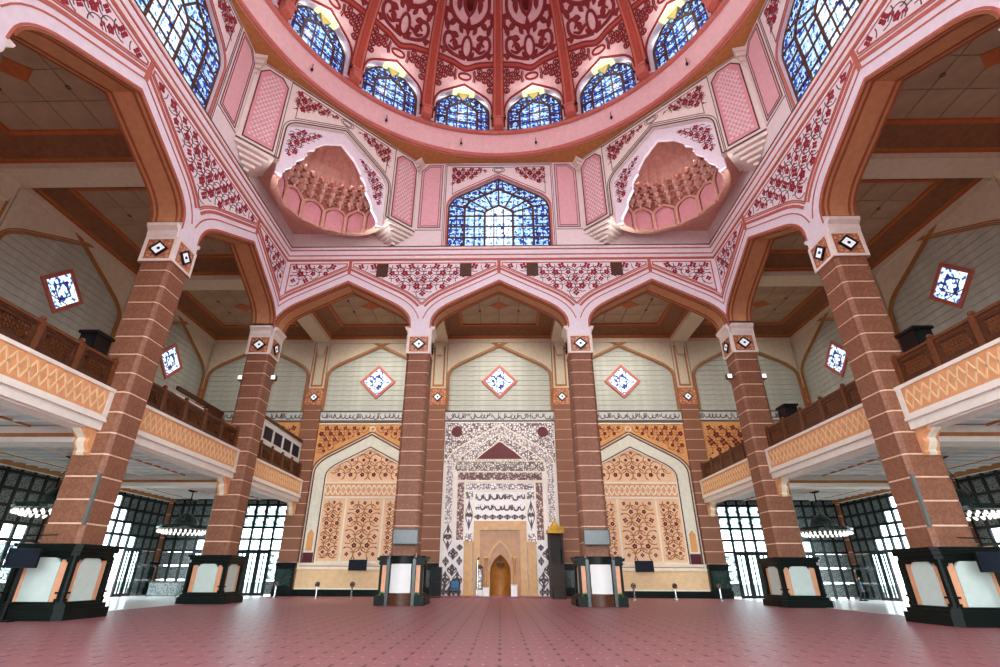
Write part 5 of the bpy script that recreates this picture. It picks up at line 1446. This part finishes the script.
# screens
def tv(label, loc, w_, h, rz, screen_m, group, arm=None, tilt=0):
    t = thing('tv_screen', label, 'television', loc, rz, group)
    obj('bezel', MB().plate(rect(-w_/2, w_/2, 0, h), -0.05, 0.06, [rect(-w_/2 + 0.05, w_/2 - 0.05, 0.06, h - 0.05)]), 'black', t)
    obj('display', MB().box(-w_/2 + 0.05, w_/2 - 0.05, -0.02, 0.03, 0.06, h - 0.05), screen_m, t)
    obj('wall_mount', MB().box(-0.2, 0.2, 0.06, arm or 0.25, h*0.3, h*0.7), 'black', t)
    return t
for s, nm in ((-1, 'left'), (1, 'right')):
    tv('reflecting television hung on the column %s of the niche' % nm, (s*6.5 + (0.1 if s < 0 else 0), Y1 - 1.25, 3.62), 1.75, 0.98, 0, 'screen_bright', 'televisions on the middle columns', 0.40)
    tv('black television under the orange floral panel %s of the niche' % nm, (s*12.95, YW - 0.5, 2.1), 1.65, 0.92, 0, 'screen', 'televisions on the front wall', 0.32)
    m_ = tv('dark blue monitor at the foot of the near %s column' % nm, (s*19.75, Y1 - BAY - 1.98, 1.95), 1.42, 0.76, s*0.06, 'screen', 'monitors at the near columns', 0.45)
    obj('top_arm', MB().tube([(-s*0.9, 0.3, 1.3), (s*0.4, 0.1, 1.25), (s*0.5, 0.05, 0.8)], 0.03, 6), 'black', m_)
    obj('stand_post', MB().box(-0.06, 0.06, 0.04, 0.16, -1.95, 0.2).box(-0.35, 0.35, -0.05, 0.3, -1.95, -1.89), 'black', m_)
    c = thing('lectern_cabinet', 'dark green cabinet beside the near %s column base' % nm, 'cabinet', (s*21.85, Y1 - BAY - 1.9, 0))
    obj('body', MB().box(-0.62, 0.62, -0.5, 0.5, 0.08, 1.55), 'green_black', c); obj('top', MB().box(-0.7, 0.7, -0.58, 0.58, 1.55, 1.65), 'green_metal', c); obj('foot_board', MB().box(-0.66, 0.66, -0.54, 0.54, 0, 0.08), 'black', c)
    obj('door', MB().box(-0.5, 0.5, -0.53, -0.5, 0.2, 1.45), 'green_metal', c)
# chrome stands before the front wall
ST = [(-18.75, 45.6, 'in front of the far left pier base'), (-15.3, 45.6, 'further left before the left floral panel'), (-12.35, 45.6, 'under the television of the left floral panel'), (11.0, 45.6, 'under the television of the right floral panel'), (14.45, 45.8, 'further right before the right floral panel'), (18.1, 45.8, 'in front of the far right pier base')]
s0 = None
for x, y, lb in ST:
    L_ = 'chrome stand with round dark head ' + lb
    if s0: dup(s0, (x, y, 0), 0, L_); continue
    s0 = thing('chrome_stand', L_, 'stand', (x, y, 0), 0, 'chrome stands before the front wall')
    obj('foot', MB().lathe([(0.01, 0), (0.28, 0), (0.28, 0.04), (0.08, 0.12), (0.01, 0.12)], 14), 'chrome', s0)
    obj('pole', MB().tube([(0, 0, 0.08), (0, 0, 0.85)], 0.07, 8), 'chrome', s0)
    obj('head', MB().lathe([(0.01, -0.06), (0.2, -0.06), (0.22, 0.0), (0.2, 0.06), (0.01, 0.06)], 14).mapped(lambda x, y, z: (x, z, 1.02 + y)), 'wood_dark', s0)
    obj('head_ring', MB().lathe([(0.10, -0.08), (0.14, -0.08), (0.14, -0.06), (0.10, -0.06)], 12).mapped(lambda x, y, z: (x, z, 1.02 + y)), 'chrome', s0)
# chair with blue back, patterned white stand, small white boxes by the niche
cz = 0.12
t = thing('wooden_chair', 'dark wooden armchair with a blue back left of the gold portal', 'chair', (-4.0, YW - 1.3, cz))
for x in (-0.42, 0.42):
    for y in (-0.35, 0.35): obj('leg', MB().box(x - 0.05, x + 0.05, y - 0.05, y + 0.05, 0, 0.5), 'wood_chair', t)
    obj('armrest', MB().box(x - 0.06, x + 0.06, -0.4, 0.4, 0.72, 0.78).box(x - 0.05, x + 0.05, -0.38, -0.3, 0.5, 0.72), 'wood_chair', t)
obj('seat', MB().box(-0.45, 0.45, -0.4, 0.4, 0.45, 0.55), 'blue_cloth', t)
bk = obj('backrest', MB().plate([(-0.45, 0.5), (0.45, 0.5), (0.48, 1.1), (0.3, 1.25), (-0.3, 1.25), (-0.48, 1.1)], 0.30, 0.40), 'wood_chair', t)
obj('back_cushion', MB().plate([(-0.32, 0.6), (0.32, 0.6), (0.32, 1.1), (0.2, 1.2), (-0.2, 1.2), (-0.32, 1.1)], 0.24, 0.31), 'blue_cloth', bk)
t = thing('patterned_stand', 'tall narrow black and white stand left of the niche opening', 'stand', (-1.85, YW - 0.85, cz))
obj('body', MB().box(-0.22, 0.22, -0.18, 0.18, 0.5, 2.2), 'inlay_dense', t); obj('frame', MB().plate(rect(-0.27, 0.27, 0.5, 2.25), -0.21, -0.17, [rect(-0.19, 0.19, 0.58, 2.15)]), 'black', t)
obj('crown', MB().lathe([(0.3, 2.2), (0.28, 2.35), (0.15, 2.48), (0.01, 2.52)], 12), 'wood_dark', t); obj('foot', MB().box(-0.3, 0.3, -0.25, 0.25, 0, 0.5), 'white', t)
for x, lb, h in ((-1.25, 'small white box left of the niche opening', 0.62), (1.2, 'small white box right of the niche opening', 0.85)):
    t = thing('white_box', lb, 'box', (x, YW - 1.35, cz)); obj('body', MB().box(-0.27, 0.27, -0.22, 0.22, 0, h), 'white', t); obj('lid', MB().box(-0.30, 0.30, -0.25, 0.25, h, h + 0.08), 'grey_white', t)
t = thing('microphone_stand', 'thin microphone stand on the left side of the gold portal', 'microphone stand', (-2.0, YW - 1.6, cz))
obj('base', MB().lathe([(0.01, 0), (0.16, 0), (0.16, 0.03), (0.01, 0.05)], 10), 'black', t); obj('pole', MB().tube([(0, 0, 0), (0, 0, 2.9)], 0.025, 5), 'chrome', t); obj('microphone', MB().tube([(0, 0, 2.9), (0.1, -0.28, 3.0)], [0.04, 0.09], 6), 'black', t)
# minbar
t = thing('minbar', 'tall dark wooden minbar with golden crown right of the prayer niche', 'pulpit', (4.95, YW - 1.9, 0))
obj('body', MB().box(-0.62, 0.62, -0.6, 1.0, 0, 2.7), 'wood_black', t)
for x in (-0.55, 0.55):
    for y in (-0.5, 0.9): obj('canopy_post', MB().box(x - 0.07, x + 0.07, y - 0.07, y + 0.07, 2.7, 5.2), 'wood_black', t)
obj('back_panel', MB().box(-0.55, 0.55, 0.85, 0.95, 2.7, 5.2), 'wood_black', t)
obj('side_panel', MB().box(-0.58, -0.5, -0.5, 0.9, 2.7, 3.9).box(0.5, 0.58, -0.5, 0.9, 2.7, 3.9), 'wood_black', t)
obj('canopy', MB().box(-0.72, 0.72, -0.7, 1.1, 5.2, 5.5), 'gold', t)
cw = MB()
for k in range(9):
    for y in (-0.7, ): leaf(cw, -0.64 + 0.16*k, 5.5, pi/2, 0.3, 0.16, y, 0.06)
obj('golden_crest', cw, 'gold', t)
obj('cupola', MB().lathe([(0.5, 5.5), (0.48, 5.7), (0.3, 6.0), (0.1, 6.2), (0.04, 6.6), (0.01, 6.8)], 16, cy=0.2), 'gold', t, smooth=True)
st_ = MB()
for k in range(4): st_.box(-0.5, 0.5, -0.62 - 0.28*(k + 1), -0.6, 0, 0.45*(4 - k) - 0.2)
obj('steps', st_, 'wood_black', t)
# dark low bookcase left of the niche
t = thing('dark_bookcase', 'black bookcase against the pier left of the prayer niche', 'bookcase', (-5.6, YW - 2.0, 0))
obj('carcass', MB().plate(rect(-0.5, 0.5, 0, 2.4), -0.3, 0.3, [rect(-0.44, 0.44, 0.1, 1.15), rect(-0.44, 0.44, 1.22, 2.32)]), 'black', t); obj('back', MB().box(-0.48, 0.48, 0.25, 0.3, 0.05, 2.35), 'frame_black', t)
# bookshelves on the column bases (low glass bookcase beside the far left screen)
t = thing('glass_case', 'low pale blue glass case by the far left screen', 'display case', (-29.3, YW - 1.9, 0.012))
obj('frame', MB().box(-1.3, 1.3, -0.35, 0.35, 0, 0.08).box(-1.3, 1.3, -0.35, 0.35, 1.05, 1.12), 'green_metal', t); obj('glass', MB().box(-1.25, 1.25, -0.32, 0.32, 0.08, 1.05), 'pane_patterned', t)

# ================================================================== the person at the right door
def person(loc, rz):
    t = thing('person', 'person in dark clothes walking by the open door on the right', 'person', loc, rz)
    def skin(name, verts, edges, radii, m_):
        me = bpy.data.meshes.new(name); me.from_pydata(verts, edges, []); o = bpy.data.objects.new(name, me); col.objects.link(o); o.parent = t
        CH.setdefault(t.name, []).append(o)
        me.materials.append(M[m_])
        md_ = o.modifiers.new('skin', 'SKIN'); sd = o.modifiers.new('sub', 'SUBSURF'); sd.levels = 1; sd.render_levels = 2
        for v_, r_ in zip(me.skin_vertices[0].data, radii): v_.radius = (r_, r_) if not isinstance(r_, tuple) else r_
        me.skin_vertices[0].data[0].use_root = True
        return o
    V = [(0, 0, 0.92), (0, 0, 1.12), (0, 0, 1.36), (0, 0, 1.48), (0, -0.02, 1.60), (0.17, 0, 1.38), (0.24, 0.03, 1.12), (0.26, -0.04, 0.86), (0.26, -0.07, 0.76), (-0.17, 0, 1.38), (-0.24, -0.05, 1.12), (-0.25, -0.14, 0.88), (-0.25, -0.18, 0.79),
         (0.10, 0, 0.86), (0.11, -0.08, 0.48), (0.11, -0.02, 0.09), (0.11, -0.16, 0.04), (-0.10, 0, 0.86), (-0.11, 0.08, 0.48), (-0.11, 0.20, 0.11), (-0.11, 0.08, 0.04), (0, -0.02, 1.70)]
    E = [(0,1),(1,2),(2,3),(3,4),(4,21),(2,5),(5,6),(6,7),(7,8),(2,9),(9,10),(10,11),(11,12),(0,13),(13,14),(14,15),(15,16),(0,17),(17,18),(18,19),(19,20)]
    Rr = [(0.16,0.12),(0.15,0.11),(0.17,0.11),0.055,0.095,0.075,0.05,0.04,0.035,0.075,0.05,0.04,0.035,0.095,0.07,0.05,0.045,0.095,0.07,0.05,0.045,0.08]
    skin('body', V, E, Rr, 'cloth_dark')
    obj('shirt', MB().lathe([(0.17, 0.86), (0.19, 1.0), (0.18, 1.2), (0.20, 1.36), (0.12, 1.44), (0.07, 1.47)], 14, sy=0.72), 'cloth_blue', t, smooth=True)
    obj('head', MB().lathe([(0.03, 1.50), (0.08, 1.54), (0.10, 1.62), (0.10, 1.68), (0.07, 1.75), (0.01, 1.78)], 12, cy=-0.02), 'skin', t, smooth=True)
    obj('hair', MB().lathe([(0.108, 1.64), (0.112, 1.70), (0.08, 1.77), (0.01, 1.80)], 12, cy=0.005), 'black', t, smooth=True)
    obj('nose', MB().tube([(0, -0.115, 1.66), (0, -0.14, 1.63), (0, -0.115, 1.62)], [0.012, 0.018, 0.01], 5), 'skin', t)
    for sx in (-1, 1):
        obj('hand', MB().ball((sx*0.26, -0.07 if sx > 0 else -0.19, 0.73 if sx > 0 else 0.76), 0.05, 8, 1.3), 'skin', t)
        obj('shoe', MB().box(sx*0.11 - 0.05, sx*0.11 + 0.05, (-0.24 if sx > 0 else 0.0), (0.05 if sx > 0 else 0.26), 0.0, 0.08), 'black', t)
person((29.3, 45.3, 0.012), 0.6)
